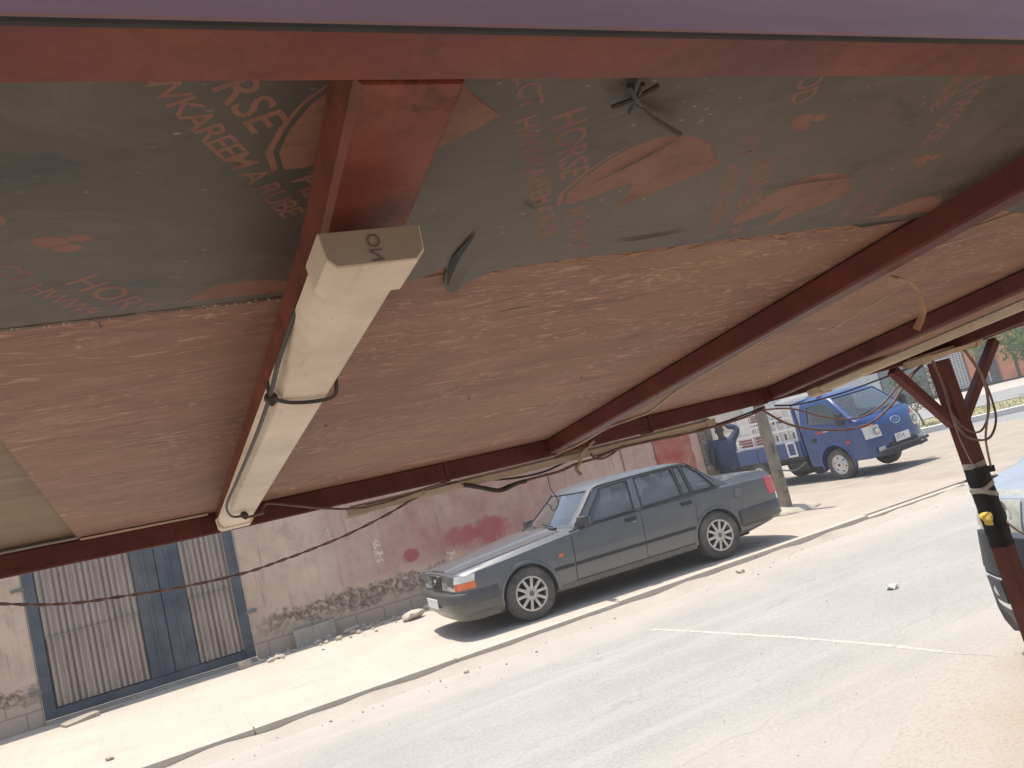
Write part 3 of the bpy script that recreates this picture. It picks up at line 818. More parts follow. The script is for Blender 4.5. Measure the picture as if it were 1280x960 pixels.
def ellip(cx, cy, a, b_, ang):
    return [(cx+a*math.cos(k*.3927)*math.cos(ang)-b_*math.sin(k*.3927)*math.sin(ang), cy+a*math.cos(k*.3927)*math.sin(ang)+b_*math.sin(k*.3927)*math.cos(ang)) for k in range(16)]
def clip(bm, x0, x1, y0, y1):
    for co, no in (((x0, 0, 0), (-1, 0, 0)), ((x1, 0, 0), (1, 0, 0)), ((0, y0, 0), (0, -1, 0)), ((0, y1, 0), (0, 1, 0))):
        bmesh.ops.bisect_plane(bm, geom=bm.verts[:]+bm.edges[:]+bm.faces[:], plane_co=co, plane_no=no, clear_outer=True)
def printed(kind, make):
    for a in range(-4, 5):
        for c in range(-3, 4):
            off = V1*a+V2*c
            for (x0, x1, par) in ((-.5, .154, FL), (.213, 1.043, FR)):
                bm = make(off); clip(bm, x0, x1, .36, .725 if par is FR else .738)
                if len(bm.faces) == 0: bm.free(); continue
                apart(kind, bm, 'print', par, recalc=False)
printed('lettering', lambda o_: stamp('HORSE', .036, .312+o_.x, .472+o_.y, 1.0))
printed('lettering', lambda o_: stamp('PLYWOOD', .031, .398+o_.x, .626+o_.y, .95))
printed('lettering', lambda o_: stamp('HWWKAREEM A RUBE', .0255, .282+o_.x, .477+o_.y, .90))
printed('lettering', lambda o_: stamp('LCT', .024, .262+o_.x, .428+o_.y, 1.))
printed('emblem', lambda o_: poly_print(HEAD, o_))
printed('emblem', lambda o_: poly_print(MANE, o_))
for (cx, cy, a_, b2, an) in ((.311, .404, .012, .0085, .3), (.330, .402, .008, .0055, .2), (.320, .415, .010, .006, .1)):
    printed('emblem', lambda o_, P=ellip(cx, cy, a_, b2, an): poly_print(P, o_))
# cracks in the film, splits
def crack(pts, w, dz=-.0058):
    bm = BM(); P = [Vector((x, y, 0)) for x, y in pts]; A, B = [], []
    for i, p in enumerate(P):
        d = (P[min(i+1, len(P)-1)]-P[max(i-1, 0)]).normalized(); n2 = Vector((-d.y, d.x, 0)); k = w*math.sin(math.pi*(i+.15)/(len(P)-.7))
        A.append(p+n2*k); B.append(p-n2*k)
    q = lambda p: (p.x, p.y, CZ(p.y)+dz+droop(p.x, p.y))
    A = [bm.verts.new(q(p)) for p in A]; B = [bm.verts.new(q(p)) for p in B]
    for i in range(len(A)-1): bm.faces.new((A[i], A[i+1], B[i+1], B[i]))
    apart('crack', bm, 'film_torn', FR, recalc=False)
def line_on(par, pts, w, mat, name):
    bm = BM(); P = cat([(x, y, 0) for x, y in pts], 4); A, B = [], []
    for i, p in enumerate(P):
        d = (P[min(i+1, len(P)-1)]-P[max(i-1, 0)]).normalized(); n2 = Vector((-d.y, d.x, 0)); k = w*(.5+.5*math.sin(math.pi*i/(len(P)-1)))*(1+.4*noise.noise(p*60))
        A.append(bm.verts.new((p.x+n2.x*k, p.y+n2.y*k, CZ(p.y+n2.y*k)+.0008))); B.append(bm.verts.new((p.x-n2.x*k, p.y-n2.y*k, CZ(p.y-n2.y*k)+.0008)))
    for i in range(len(A)-1): bm.faces.new((A[i], A[i+1], B[i+1], B[i]))
    apart(name, bm, mat, par, recalc=False)
line_on(PD_, [(1.52, 1.50), (1.487, 1.297), (1.447, 1.118)], .0022, 'pale_wood', 'scratch')
line_on(PD_, [(1.15, .86), (1.20, .842), (1.269, .822), (1.33, .775), (1.40, .76)], .0022, 'film_torn', 'crack')
line_on(PD_, [(1.13, .93), (1.25, .90), (1.40, .85)], .0010, 'pale_wood', 'scratch')
line_on(PB_, [(.775, 1.135), (.80, 1.091)], .0013, 'film_torn', 'crack')
line_on(PB_, [(.44, .90), (.47, .895), (.49, .898)], .0010, 'film_torn', 'crack')
line_on(PB_, [(.60, 1.22), (.72, 1.20), (.80, 1.21)], .0010, 'pale_wood', 'scratch')
line_on(PB_, [(-.05, 1.25), (.02, 1.23), (.09, 1.24)], .0010, 'pale_wood', 'scratch')
crack([(.316, .650), (.315, .675), (.314, .70), (.318, .73), (.325, .765)], .0045)
crack([(.50, .705), (.53, .707), (.56, .702), (.60, .697)], .0022)
crack([(.345, .60), (.365, .615)], .0014); crack([(.63, .615), (.70, .605), (.78, .60)], .0012)
crack([(.225, .655), (.26, .64)], .0018); crack([(.40, .575), (.43, .54), (.45, .51)], .0012)
bm = BM()
prism(bm, [(.905, .742), (.965, .738), (1.035, .728), (1.042, .746), (1.0, .752), (.94, .757)], (-.003, .0), lambda u, v, w: (u, v, CZ(v)+w)); apart('torn_edge', bm, 'film_torn')
# brown splinters on the plywood near the torn edge
bm = BM(); random.seed(5)
for i in range(46):
    x = random.uniform(.23, 1.0); y = .748+abs(random.gauss(0, .012)); 
    if i > 26: y = random.uniform(.78, 1.0)
    ang = random.gauss(.35, .35); l = random.uniform(.01, .035); w = random.uniform(.0004, .0011)
    d = Vector((math.cos(ang), math.sin(ang), 0)); n2 = Vector((-d.y, d.x, 0)); c = Vector((x, y, 0))
    bm.faces.new([bm.verts.new((p.x, p.y, CZ(p.y)+.0005)) for p in (c-d*l, c-n2*w, c+d*l, c+n2*w)])
tag(apart('splinter', bm, 'veneer', PB_, recalc=False), kind='stuff')
bm = BM(); random.seed(12)
for i in range(34):
    x = random.uniform(.22, 1.0); y = .752+abs(random.gauss(0, .010))
    for k in range(random.randint(2, 5)):
        ang = random.gauss(.25, .5); l = random.uniform(.008, .022); w = random.uniform(.0006, .0018)
        d = Vector((math.cos(ang), math.sin(ang), 0)); n2 = Vector((-d.y, d.x, 0)); c = Vector((x+random.gauss(0, .006), y+random.gauss(0, .003), 0))
        bm.faces.new([bm.verts.new((p.x, p.y, CZ(p.y)+.0003-.0001*k)) for p in (c-d*l, c-n2*w*1.4, c+d*l*.8, c+n2*w)])
tag(apart('torn_veneer', bm, 'veneer', PB_, recalc=False), kind='stuff')
for px_, par in (((.30, .55, .80), PB_), ((1.25, 1.5, 1.75), PD_)):
    for x in px_:
        for y in (1.35, 1.97):
            bm = BM(); bmesh.ops.create_uvsphere(bm, u_segments=10, v_segments=6, radius=.0026); bmesh.ops.scale(bm, vec=(1, 1, .4), verts=bm.verts[:])
            bmesh.ops.translate(bm, vec=(x+.013*math.sin(x*31+y*7), y, CZ(y)+.001), verts=bm.verts[:]); apart('nail', bm, 'cable_dark', par, smooth=60)
# joints: weld collars on the eave and rafters
bm = BM()
for x in (.735, 1.40, 1.86): box(bm, x-.004, x+.004, 2.026, 2.089, 1.790, 1.847)
apart('weld_seam', bm, 'maroon_steel')
# post with braces
bm = BM(); bar(bm, (2.745, 2.055, 1.793), (2.86, 2.055, -.12), .058, .058, (0, 1, 0), .005)
for v in bm.verts: pass
bmesh.ops.translate(bm, vec=-Vector(AW.location), verts=bm.verts[:]); PO = obj('post', bm, 'brick_steel', AW)
for a, c in (((2.50, 2.06, 1.80), (2.725, 2.06, 1.555)), ((3.10, 2.06, 1.82), (2.80, 2.06, 1.565))):
    bm = BM(); bar(bm, a, c, .032, .032, (0, 1, 0), .003); bmesh.ops.translate(bm, vec=-Vector(AW.location), verts=bm.verts[:]); obj('brace', bm, 'brick_steel', AW)
# black tape wound round the post, grey bands as sub-parts
def post_at(z): return 2.745+(1.793-z)/(1.793+.12)*.115
def wrap(name, z0, z1, r, mat, seed, tilt=.0):
    bm = BM(); R = []
    n = max(3, int((z0-z1)/.012))
    for i in range(n+1):
        z = z0+(z1-z0)*i/n; cx = post_at(z); rr = r+.0025*noise.noise(Vector((z*40, seed, 0)))
        R.append([(cx+rr*math.copysign(abs(math.cos(a))**.6, math.cos(a)), 2.055+rr*math.copysign(abs(math.sin(a))**.6, math.sin(a)), z+tilt*math.cos(a)) for a in [k*math.pi/8 for k in range(16)]])
    loft(bm, R); bmesh.ops.translate(bm, vec=-Vector(AW.location), verts=bm.verts[:]); return obj(name, bm, mat, PO, smooth=40)
wrap('tape_wrap', 1.375, 1.08, .036, 'black_tape', 1)
wrap('tape_band', 1.400, 1.380, .034, 'grey_tape', 2, .004)
wrap('tape_band', 1.318, 1.302, .0385, 'grey_tape', 3, .015)
wrap('tape_band', 1.285, 1.268, .0385, 'grey_tape', 4, -.018)
# rag and clip
bm = BM(); bmesh.ops.create_icosphere(bm, subdivisions=3, radius=.024); bmesh.ops.scale(bm, vec=(.8, .8, 1.1), verts=bm.verts[:]); rough_up(bm, .016, 30, 2)
o = obj('yellow_rag', bm, 'yellow_cloth'); o.location = (2.708, 2.03, 1.195); tag(o, 'small crumpled yellow rag tied to the taped awning post', 'rag')
bm = BM(); bar(bm, (2.70, 2.01, 1.373), (2.79, 2.0, 1.366), .014, .024, bev=.002); o = rebase(obj('cable_clip', bm, 'black_tape')); tag(o, 'black clip fixed on the post where the loose cable ends', 'clip')
bm = BM(); tube(bm, [(2.79, 2.015, 1.165), (2.84, 2.01, 1.115), (2.90, 2.0, 1.07)], .004); o = rebase(obj('loose_wire', bm, 'cable_pale')); tag(o, 'short stiff pale wire sticking out of the taped part of the post', 'wire')

# ------------------------------------------------------------------ fluorescent fittings
def fitting(label, o_, ax, L, up, w=.067, d=.030, mats=('fixture_plastic', 'fixture_cap_shade'), text_=None, caps=True):
    """batten hanging under a point o_, running along ax, 'up' = direction back to the tube"""
    ax = Vector(ax).normalized(); up = Vector(up); up = (up-ax*up.dot(ax)).normalized(); s = ax.cross(up)
    t = thing('light_fitting', label, 'light fitting', o_, 0, 'fluorescent fittings under the awning')
    def sec(wb, wt, d0, d1, r=.004):
        return [(-wt/2, d1), (-wb/2, d0+r), (-wb/2+r, d0), (wb/2-r, d0), (wb/2, d0+r), (wt/2, d1)]
    def ring(P, a): return [tuple(ax*a+s*u+up*v) for u, v in P]
    bm = BM(); loft(bm, [ring([(x+(.012 if text_ else 0), y) for x, y in sec(w*.55, w*.6, .014, d)], a) for a in (.10 if text_ else .01, L-.01)]); obj('channel', bm, mats[0], t)
    bm = BM(); loft(bm, [ring(sec(w*.88, w, .002, .020, .006), a) for a in [.03+(L-.06)*k/12 for k in range(13)]]); obj('diffuser', bm, mats[0], t, smooth=35)
    if caps:
        for a0, a1 in ((0, .050), (L-.035, L)):
            bm = BM(); loft(bm, [ring([(x*f, y) for x, y in sec(w*1.0, w*1.05, -.0015, .024, .006)], a) for a, f in ((a0, 1), (a1, 1))])
            cp = obj('end_cap', bm, mats[0], t, smooth=35)
            if a0 == 0:
                bm = BM(); loft(bm, [ring([(x*.97, y) for x, y in sec(w, w*1.04, .0, .0235, .006)], a) for a in (-.0015, .004)])
                obj('cap_plate', bm, mats[1], cp)
                if text_:
                    M = frame3(tuple(ax*-.003+s*.004+up*.020), tuple(-up), tuple(-s))
                    bmt = text_bm(text_, .013, 1.0); bmesh.ops.transform(bmt, matrix=M, verts=bmt.verts[:])
                    if True: obj('lettering', bmt, 'ink', cp, recalc=False)
    return t
aR = (0, math.cos(math.atan(.1115)), -math.sin(math.atan(.1115))); upR = (0, .11, 1)
fitting('dusty cream batten light under the rafter nearest the left with a shade-darkened printed end', (.168, .500, 1.925), (0, 1, -.1005), 1.295, upR, w=.068, d=.040, text_='ON')
fitting('pale batten light hanging behind the eave beam above the wall', (.472, 2.125, 1.757), (1, 0, .002), 1.22, (0, 0, 1), .06, .028, ('fixture_dusty', 'fixture_dusty'))
fitting('tan batten light slung under the right rafter over the truck', (2.03, 1.985, RZ(1.985)-.030), (0, -math.cos(math.atan(.1115)), math.sin(math.atan(.1115))), 1.2, upR, .058, .026, ('fixture_tan', 'fixture_tan'))
t = fitting('short wide tan light box under the eave beam at the top of the post', (2.53, 1.995, 1.793), (1, 0, .055), .35, (0, 0, 1), .085, .03, ('fixture_tan', 'fixture_tan'))

# ------------------------------------------------------------------ cables
def cable(label, pts, r, mat, name='cable', group=None, kids=()):
    bm = BM(); tube(bm, pts, r, 6, 5); o = rebase(obj(name, bm, mat, smooth=80)); tag(o, label, 'cable', group); return o
tw = [(-.361, 2.1, 1.775), (-.304, 2.1, 1.759), (-.232, 2.1, 1.736), (-.156, 2.1, 1.719), (-.076, 2.1, 1.709), (.016, 2.1, 1.698), (.113, 2.1, 1.691), (.205, 2.1, 1.689), (.273, 2.1, 1.694), (.344, 2.1, 1.701), (.45, 2.1, 1.715), (.563, 2.1, 1.739), (.659, 2.1, 1.766), (.734, 2.1, 1.784)]
tw = [(-.75, 2.1, 1.83), (-.55, 2.1, 1.812)]+tw
bm = BM()
P = cat(tw, 12)
for ph in (0, math.pi):
    tube(bm, [p+Vector((0, math.cos(i*.55+ph)*.0021, math.sin(i*.55+ph)*.0021)) for i, p in enumerate(P)], .0019, 6, 1)
tag(rebase(obj('twisted_cable', bm, 'cable_brown', smooth=80)), 'long sagging twisted pair cable strung left across the gate and wall', 'cable')
G = 'cables tied along the awning'
cable('thin dark cable running down the left edge of the cream batten light', [(.166, .575, 1.975), (.140, .60, 1.942), (.130, .70, 1.915), (.131, .807, 1.897), (.132, .969, 1.879), (.130, 1.239, 1.851), (.129, 1.449, 1.829), (.146, 1.569, 1.813), (.17, 1.587, 1.811)], .0022, 'cable_dark', group=G)
cable('dark cable tie looped round the middle of the cream batten light', [(.131, .803, 1.912), (.133, .807, 1.897), (.154, .828, 1.891), (.188, .840, 1.8895), (.2015, .832, 1.893), (.2045, .826, 1.915)], .0022, 'cable_dark', name='cable_tie', group=G)
bm = BM(); bmesh.ops.create_icosphere(bm, subdivisions=2, radius=.0065); rough_up(bm, .003, 200); o = obj('cable_knot', bm, 'cable_dark'); o.location = (.132, .806, 1.895); tag(o, 'small dark knot of cable on the edge of the cream batten light', 'knot')
bm = BM(); bmesh.ops.create_icosphere(bm, subdivisions=2, radius=.007); rough_up(bm, .006, 200, 4); o = obj('cable_knot', bm, 'cable_dark'); o.location = (.170, 1.59, 1.811); tag(o, 'dark wire knot near the eave end of the cream batten light', 'knot')
cable('thin brown cable from the knot of the cream batten light to the eave beam', [(.17, 1.59, 1.806), (.205, 1.63, 1.808), (.222, 1.75, 1.815), (.262, 1.96, 1.835), (.311, 1.98, 1.822), (.382, 1.98, 1.797), (.476, 1.99, 1.774), (.579, 2.0, 1.774), (.66, 2.03, 1.782), (.735, 2.08, 1.786)], .003, 'cable_brown', group=G)
b1 = [(.735, 2.1, 1.784), (.79, 2.1, 1.775), (.845, 2.1, 1.749), (.889, 2.1, 1.732), (.942, 2.1, 1.737), (1.02, 2.1, 1.739), (1.1, 2.1, 1.740), (1.158, 2.1, 1.749), (1.229, 2.1, 1.751), (1.305, 2.1, 1.762), (1.393, 2.1, 1.763), (1.546, 2.1, 1.757), (1.676, 2.1, 1.757), (1.815, 2.1, 1.763), (1.91, 2.1, 1.776)]
b2 = [(.742, 2.11, 1.786), (.808, 2.11, 1.770), (.87, 2.11, 1.766), (.955, 2.11, 1.753), (1.06, 2.11, 1.750), (1.175, 2.11, 1.769), (1.258, 2.11, 1.759), (1.38, 2.11, 1.774), (1.529, 2.11, 1.757), (1.728, 2.11, 1.763), (1.92, 2.11, 1.781)]
cable('lower cable of the bundle drooping below the eave over the sedan', b1, .0045, 'cable_brown', group=G)
cable('upper cable of the bundle hugging the eave over the sedan', b2, .0035, 'cable_dark', group=G)
cable('tape-wrapped thick dark cable sag between the pale batten and the sedan roof', [(.80, 2.095, 1.768), (.85, 2.095, 1.748), (.90, 2.095, 1.729), (.95, 2.095, 1.736), (.985, 2.095, 1.737)], .0068, 'cable_dark', group=G)
cable('curly loop of cable hanging from the eave beside the middle rafter', [(1.10, 2.10, 1.782), (1.178, 2.1, 1.790), (1.205, 2.1, 1.778), (1.235, 2.1, 1.747), (1.285, 2.1, 1.751), (1.335, 2.1, 1.772), (1.40, 2.1, 1.778)], .0035, 'cable_brown', group=G)
cable('pale flat cable draped along the middle rafter to the eave', [(1.06, 2.06, 1.79), (1.095, 1.95, 1.800), (1.105, 1.80, 1.822), (1.15, 1.745, 1.829), (1.165, 1.68, 1.834), (1.145, 1.60, 1.843), (1.112, 1.484, 1.857), (1.094, 1.365, 1.871), (1.085, 1.25, 1.884), (1.075, 1.1, 1.903)], .0038, 'cable_pale', group=G)
cable('pale bundle of wire ends lashed where the middle rafter meets the eave', [(1.19, 2.02, 1.802), (1.165, 2.06, 1.775), (1.17, 2.09, 1.755), (1.155, 2.1, 1.735), (1.165, 2.1, 1.715)], .0055, 'cable_pale', group=G)
cable('thin dark wire dangling in front of the sedan windscreen', [(1.059, 2.1, 1.745), (1.057, 2.1, 1.70), (1.068, 2.1, 1.674), (1.072, 2.1, 1.655), (1.058, 2.1, 1.637), (1.046, 2.1, 1.639), (1.043, 2.1, 1.652), (1.034, 2.1, 1.660)], .0013, 'cable_dark')
cable('lowest cable sagging across the blue truck door from the eave to the post', [(1.914, 2.12, 1.774), (2.01, 2.12, 1.705), (2.126, 2.12, 1.662), (2.272, 2.12, 1.633), (2.396, 2.12, 1.635), (2.522, 2.12, 1.68), (2.641, 2.12, 1.751), (2.729, 2.10, 1.799)], .0042, 'cable_brown', group=G)
cable('middle cable sagging across the truck window from the eave to the post', [(1.931, 2.13, 1.772), (2.065, 2.14, 1.752), (2.199, 2.14, 1.697), (2.347, 2.14, 1.662), (2.482, 2.14, 1.682), (2.617, 2.14, 1.744), (2.74, 2.12, 1.798)], .0034, 'cable_brown', group=G)
cable('taut dark cable running just below the eave over the truck roof', [(1.974, 2.12, 1.777), (2.087, 2.12, 1.761), (2.284, 2.12, 1.763), (2.499, 2.12, 1.779), (2.728, 2.11, 1.800)], .0034, 'cable_dark', group=G)
cable('small inner cable loop hanging round the top of the awning post', [(2.64, 2.0, 1.80), (2.658, 2.0, 1.708), (2.657, 2.0, 1.618), (2.686, 2.0, 1.552), (2.735, 2.0, 1.513), (2.794, 2.0, 1.51), (2.858, 2.0, 1.564), (2.883, 2.0, 1.637), (2.869, 2.0, 1.727), (2.829, 2.0, 1.805)], .0038, 'cable_brown', group=G)
cable('large outer cable loop hanging round the awning post', [(2.62, 1.98, 1.80), (2.635, 1.98, 1.678), (2.631, 1.98, 1.59), (2.66, 1.98, 1.519), (2.724, 1.98, 1.482), (2.797, 1.98, 1.479), (2.855, 1.98, 1.531), (2.867, 1.98, 1.605), (2.855, 1.98, 1.7), (2.82, 1.98, 1.783), (2.799, 1.98, 1.81)], .0044, 'cable_brown', group=G)
cable('loose cable dropping from the eave down to the clip on the taped post', [(2.786, 1.97, 1.805), (2.826, 1.97, 1.749), (2.838, 1.97, 1.655), (2.812, 1.97, 1.57), (2.776, 1.985, 1.477), (2.772, 1.995, 1.375)], .0042, 'cable_pale', group=G)
cable('thin wire running down the left face of the awning post', [(2.64, 1.99, 1.60), (2.675, 2.01, 1.50), (2.70, 2.015, 1.42), (2.715, 2.015, 1.385)], .002, 'cable_pale', group=G)
# peeled veneer strip hanging from the middle rafter
bm = BM(); R = []
for p in cat([(1.10, .855, 1.921), (1.135, .868, 1.919), (1.19, .895, 1.913), (1.238, .925, 1.895), (1.268, .95, 1.868), (1.266, .97, 1.842)], 5):
    R.append([(p.x, p.y-.006, p.z-.004), (p.x, p.y+.006, p.z+.004), (p.x+.001, p.y+.006, p.z+.006), (p.x+.001, p.y-.006, p.z-.002)])
loft(bm, R); tag(rebase(obj('veneer_strip', bm, 'veneer', smooth=60)), 'thin curled strip of veneer peeling down beside the middle rafter', 'wood strip')
# black wire stub by the rear beam
bm = BM(); zc = lambda y: CZ(y)-.010
tube(bm, [(.345, .385, zc(.385)), (.362, .441, zc(.441)), (.382, .459, zc(.46)), (.405, .474, zc(.474)), (.435, .487, zc(.487)-.004)], .0024, 6)
for a, c in (((.352, .43), (.376, .452)), ((.378, .430), (.352, .455)), ((.362, .428), (.372, .462))):
    tube(bm, [(a[0], a[1], zc(a[1])), ((a[0]+c[0])/2, (a[1]+c[1])/2, zc(a[1])-.003), (c[0], c[1], zc(c[1]))], .0021, 6)
tag(rebase(obj('tie_wire', bm, 'cable_dark')), 'twisted stub of black tie wire poking out below the near red beam', 'wire')

# ------------------------------------------------------------------ wheels
def wheel(parent, x, y, z, r, rr, w, side, style):
    """side: +1 outer face towards +y, -1 towards -y"""
    bm = BM(); s = side
    lathe_y(bm, [(rr, -w*.5), (r*.93, -w*.5), (r, -w*.36), (r, w*.36), (r*.985, w*.42), (r*.93, w*.5), (r*.80, w*.53), (rr*1.04, w*.47), (rr, w*.40), (rr, -w*.5)], x, y, z, 48, s)
    T = obj('wheel', bm, 'rubber', parent, smooth=35)
    bm = BM()
    if style == 'alloy':
        lathe_y(bm, [(rr*1.02, w*.42), (rr*1.03, w*.48), (rr*.94, w*.485), (rr*.90, w*.40), (rr*.9, -w*.3)], x, y, z, 48, s)
        lathe_y(bm, [(.0, w*.46), (rr*.18, w*.46), (rr*.2, w*.44), (rr*.34, w*.44), (rr*.42, w*.42), (rr*.45, w*.30)], x, y, z, 32, s)
        for k in range(10):
            a = k*math.pi/5+.1
            d = Vector((math.cos(a), 0, math.sin(a)))
            c = Vector((x, y+s*w*.40, z)); p = c+d*rr*.33; q = c+d*rr*.95
            bar(bm, p, q, .036, .03, (0, 1, 0), .005)
        R_ = obj('rim', bm, 'alloy', T, smooth=35)
        bm = BM(); lathe_y(bm, [(0, w*.05), (rr*.93, w*.05)], x, y, z, 32, s); obj('brake_disc', bm, 'undercarriage', T)
        bm = BM(); lathe_y(bm, [(0, w*.475), (rr*.14, w*.475), (rr*.17, w*.455)], x, y, z, 20, s); obj('hub_cap', bm, 'steel_grey', T)
    else:
        lathe_y(bm, [(rr*1.03, w*.44), (rr*.95, w*.50), (rr*.88, w*.36), (rr*.72, w*.30), (rr*.55, w*.44), (rr*.42, w*.46), (rr*.40, w*.56), (rr*.2, w*.58), (0, w*.58)], x, y, z, 40, s)
        for k in range(6):
            a = k*math.pi/3+.3; cx, cz = x+math.cos(a)*rr*.68, z+math.sin(a)*rr*.68
        obj('rim', bm, 'steel_rim', T, smooth=35)
        bm = BM()
        for k in range(6):
            a = k*math.pi/3+.3; cx, cz = x+math.cos(a)*rr*.67, z+math.sin(a)*rr*.67
            lathe_y(bm, [(0, w*.37), (rr*.10, w*.37), (rr*.10, w*.30)], cx, y, cz, 12, s)
        lathe_y(bm, [(0, w*.60), (rr*.16, w*.60), (rr*.2, w*.50)], x, y, z, 16, s)
        obj('rim_hole', bm, 'undercarriage', T)
    return T

# ------------------------------------------------------------------ sedan  (local: x back from the front bumper, y across, near side = -y)
th = -.0694768969; sx_, sy_ = 3.09253103, 9.10884615
SED = thing('sedan', 'dusty dark grey four door saloon car parked on the pavement by the red wall', 'car',
            (sx_-math.sin(th)*.875, sy_+math.cos(th)*.875, 0), th)
WT = [(0, .66), (.015, .735), (.05, .79), (.11, .825), (.22, .85), (.45, .864), (.9, .872), (1.6, .875), (3.2, .875), (4.0, .87), (4.4, .86), (4.62, .84), (4.74, .805), (4.79, .74)]
w_ = lambda x: interp(x, WT)
zs_ = lambda x: interp(x, [(0, .735), (.25, .765), (.8, .815), (1.4, .875), (1.7, .90), (2.6, .925), (3.4, .925), (3.9, .925), (4.3, .915), (4.7, .895), (4.79, .885)])
zd_ = lambda x: interp(x, [(0, .752), (.08, .772), (.3, .80), (.8, .858), (1.4, .925), (1.65, .94), (2.6, .95), (3.6, .965), (3.95, .995), (4.3, .998), (4.6, .985), (4.72, .968), (4.79, .935)])
zb_ = lambda x: interp(x, [(0, .30), (.2, .23), (.5, .21), (4.2, .22), (4.6, .28), (4.79, .34)])
def ring_half(x):
    w, zs, zd, zb = w_(x), zs_(x), zd_(x), zb_(x)
    crown = .018 if x > .2 else .01
    return [(0, zb), (.7*w, zb), (.90*w, zb+.015), (.955*w, zb+.06), (.975*w, zb+.14), (.99*w, .47), (w, .56), (w, .66), (w*.994, zs-.07), (w*.978, zs-.018), (w*.955, zs), (w*.90, zd-.004), (w*.80, zd), (w*.55, zd+crown*.6), (w*.25, zd+crown*.92), (0, zd+crown)]
def side_c(x, z):
    P = ring_half(x)[3:11]
    for (c0, z0), (c1, z1) in zip(P, P[1:]):
        if z <= z1: t_ = max(0, (z-z0)/max(1e-6, z1-z0)); return c0+(c1-c0)*t_
    return P[-1][0]
XS = [0, .012, .03, .06, .11, .17, .25, .35, .5, .65, .8, .95, 1.1, 1.25, 1.4, 1.55, 1.7, 1.9, 2.1, 2.3, 2.5, 2.7, 2.9, 3.1, 3.3, 3.45, 3.6, 3.75, 3.9, 4.05, 4.2, 4.35, 4.5, 4.6, 4.68, 4.74, 4.775, 4.79]
bm = BM(); RG = []
for x in XS:
    h = ring_half(x)
    RG.append([(x, -c, z) for c, z in h]+[(x, c, z) for c, z in h[-2:0:-1]])
loft(bm, RG)
body = obj('body', bm, 'sedan_paint', SED)
cut = []
for xa, r_ in ((.89, .355), (3.66, .35)):
    for s in (-1, 1):
        bm = BM(); n = 40
        A = [bm.verts.new((xa+r_*math.cos(2*math.pi*k/n), s*.60, .315+r_*math.sin(2*math.pi*k/n))) for k in range(n)]
        B = [bm.verts.new((xa+r_*math.cos(2*math.pi*k/n), s*1.1, .315+r_*math.sin(2*math.pi*k/n))) for k in range(n)]
        bm.faces.new(A); bm.faces.new(B[::-1])
        for k in range(n): bm.faces.new((A[k], A[(k+1) % n], B[(k+1) % n], B[k]))
        cut.append(bm)
bm = BM(); box(bm, 1.62, 3.78, -.745, .745, .42, 1.2); cut.append(bm)
boolean(body, cut); body.data.shade_smooth(); body.data.set_sharp_from_angle(angle=rad(28))
# cabin (greenhouse): horizontal slices
XF = [(.90, 1.475), (.94, 1.50), (1.0, 1.57), (1.10, 1.69), (1.2, 1.81), (1.3, 1.93), (1.34, 1.985), (1.365, 2.04), (1.385, 2.13), (1.40, 2.28), (1.411, 2.5)]
XR = [(.90, 4.16), (.94, 4.13), (1.0, 4.06), (1.10, 3.93), (1.2, 3.80), (1.3, 3.665), (1.34, 3.60), (1.365, 3.53), (1.385, 3.43), (1.40, 3.28), (1.411, 3.05)]
CW = [(.90, .835), (.94, .825), (1.34, .655), (1.365, .632), (1.385, .585), (1.40, .50), (1.411, .38)]
def cab_slice(z, ins=0., nf=9, ns=10):
    xf, xr, cw = interp(z, XF)+ins, interp(z, XR)-ins, interp(z, CW)-ins
    fx = lambda c: xf+.125*abs(c/cw)**2.3
    rx = lambda c: xr-.10*abs(c/cw)**2.3
    k = .93
    P = []
    cs = [-cw*k+2*cw*k*i/(nf-1) for i in range(nf)]
    P += [(fx(c), c, z) for c in cs]
    a, b2 = fx(cw*k)+.045, rx(cw*k)-.045
    P += [(a+(b2-a)*i/(ns-1), cw, z) for i in range(ns)]
    P += [(rx(c), c, z) for c in cs[::-1]]
    P += [(b2+(a-b2)*i/(ns-1), -cw, z) for i in range(ns)]
    return P
ZL = [.90, .94, 1.0, 1.05, 1.10, 1.15, 1.2, 1.25, 1.3, 1.34, 1.365, 1.385, 1.40, 1.411]
bm = BM(); loft(bm, [cab_slice(z) for z in ZL]); cabin = obj('cabin', bm, 'sedan_paint', SED)
W1 = [(1.80, .932), (2.525, .945), (2.60, 1.315), (2.185, 1.306)]
W2 = [(2.645, .948), (3.27, .955), (3.29, 1.325), (2.715, 1.322)]
W3 = [(3.30, .955), (3.415, .956), (3.425, 1.322), (3.32, 1.325)]
W4 = [(3.445, .957), (3.80, .955), (3.665, 1.17), (3.555, 1.302), (3.455, 1.320)]
cut = []
bm = BM(); loft(bm, [cab_slice(z, .045) for z in (.85, .94, 1.0, 1.1, 1.2, 1.3, 1.34, 1.36)]); cut.append(bm)
sy3 = lambda u, v, w: (u, w, v)
for Wp in (W1, W2, W3, W4):
    bm = BM(); prism(bm, Wp, (-1, 1), sy3); cut.append(bm)
fr = [(-.715, .962), (.715, .962), (.575, 1.318), (-.575, 1.318)]
bm = BM(); prism(bm, fr, (1.2, 2.4), lambda u, v, w: (w, u, v)); cut.append(bm)
rr_ = [(-.67, 1.03), (.67, 1.03), (.56, 1.29), (-.56, 1.29)]
bm = BM(); prism(bm, rr_, (3.46, 4.4), lambda u, v, w: (w, u, v)); cut.append(bm)
boolean(cabin, cut); cabin.data.shade_smooth(); cabin.data.set_sharp_from_angle(angle=rad(30))
cwz = lambda z: interp(z, CW)
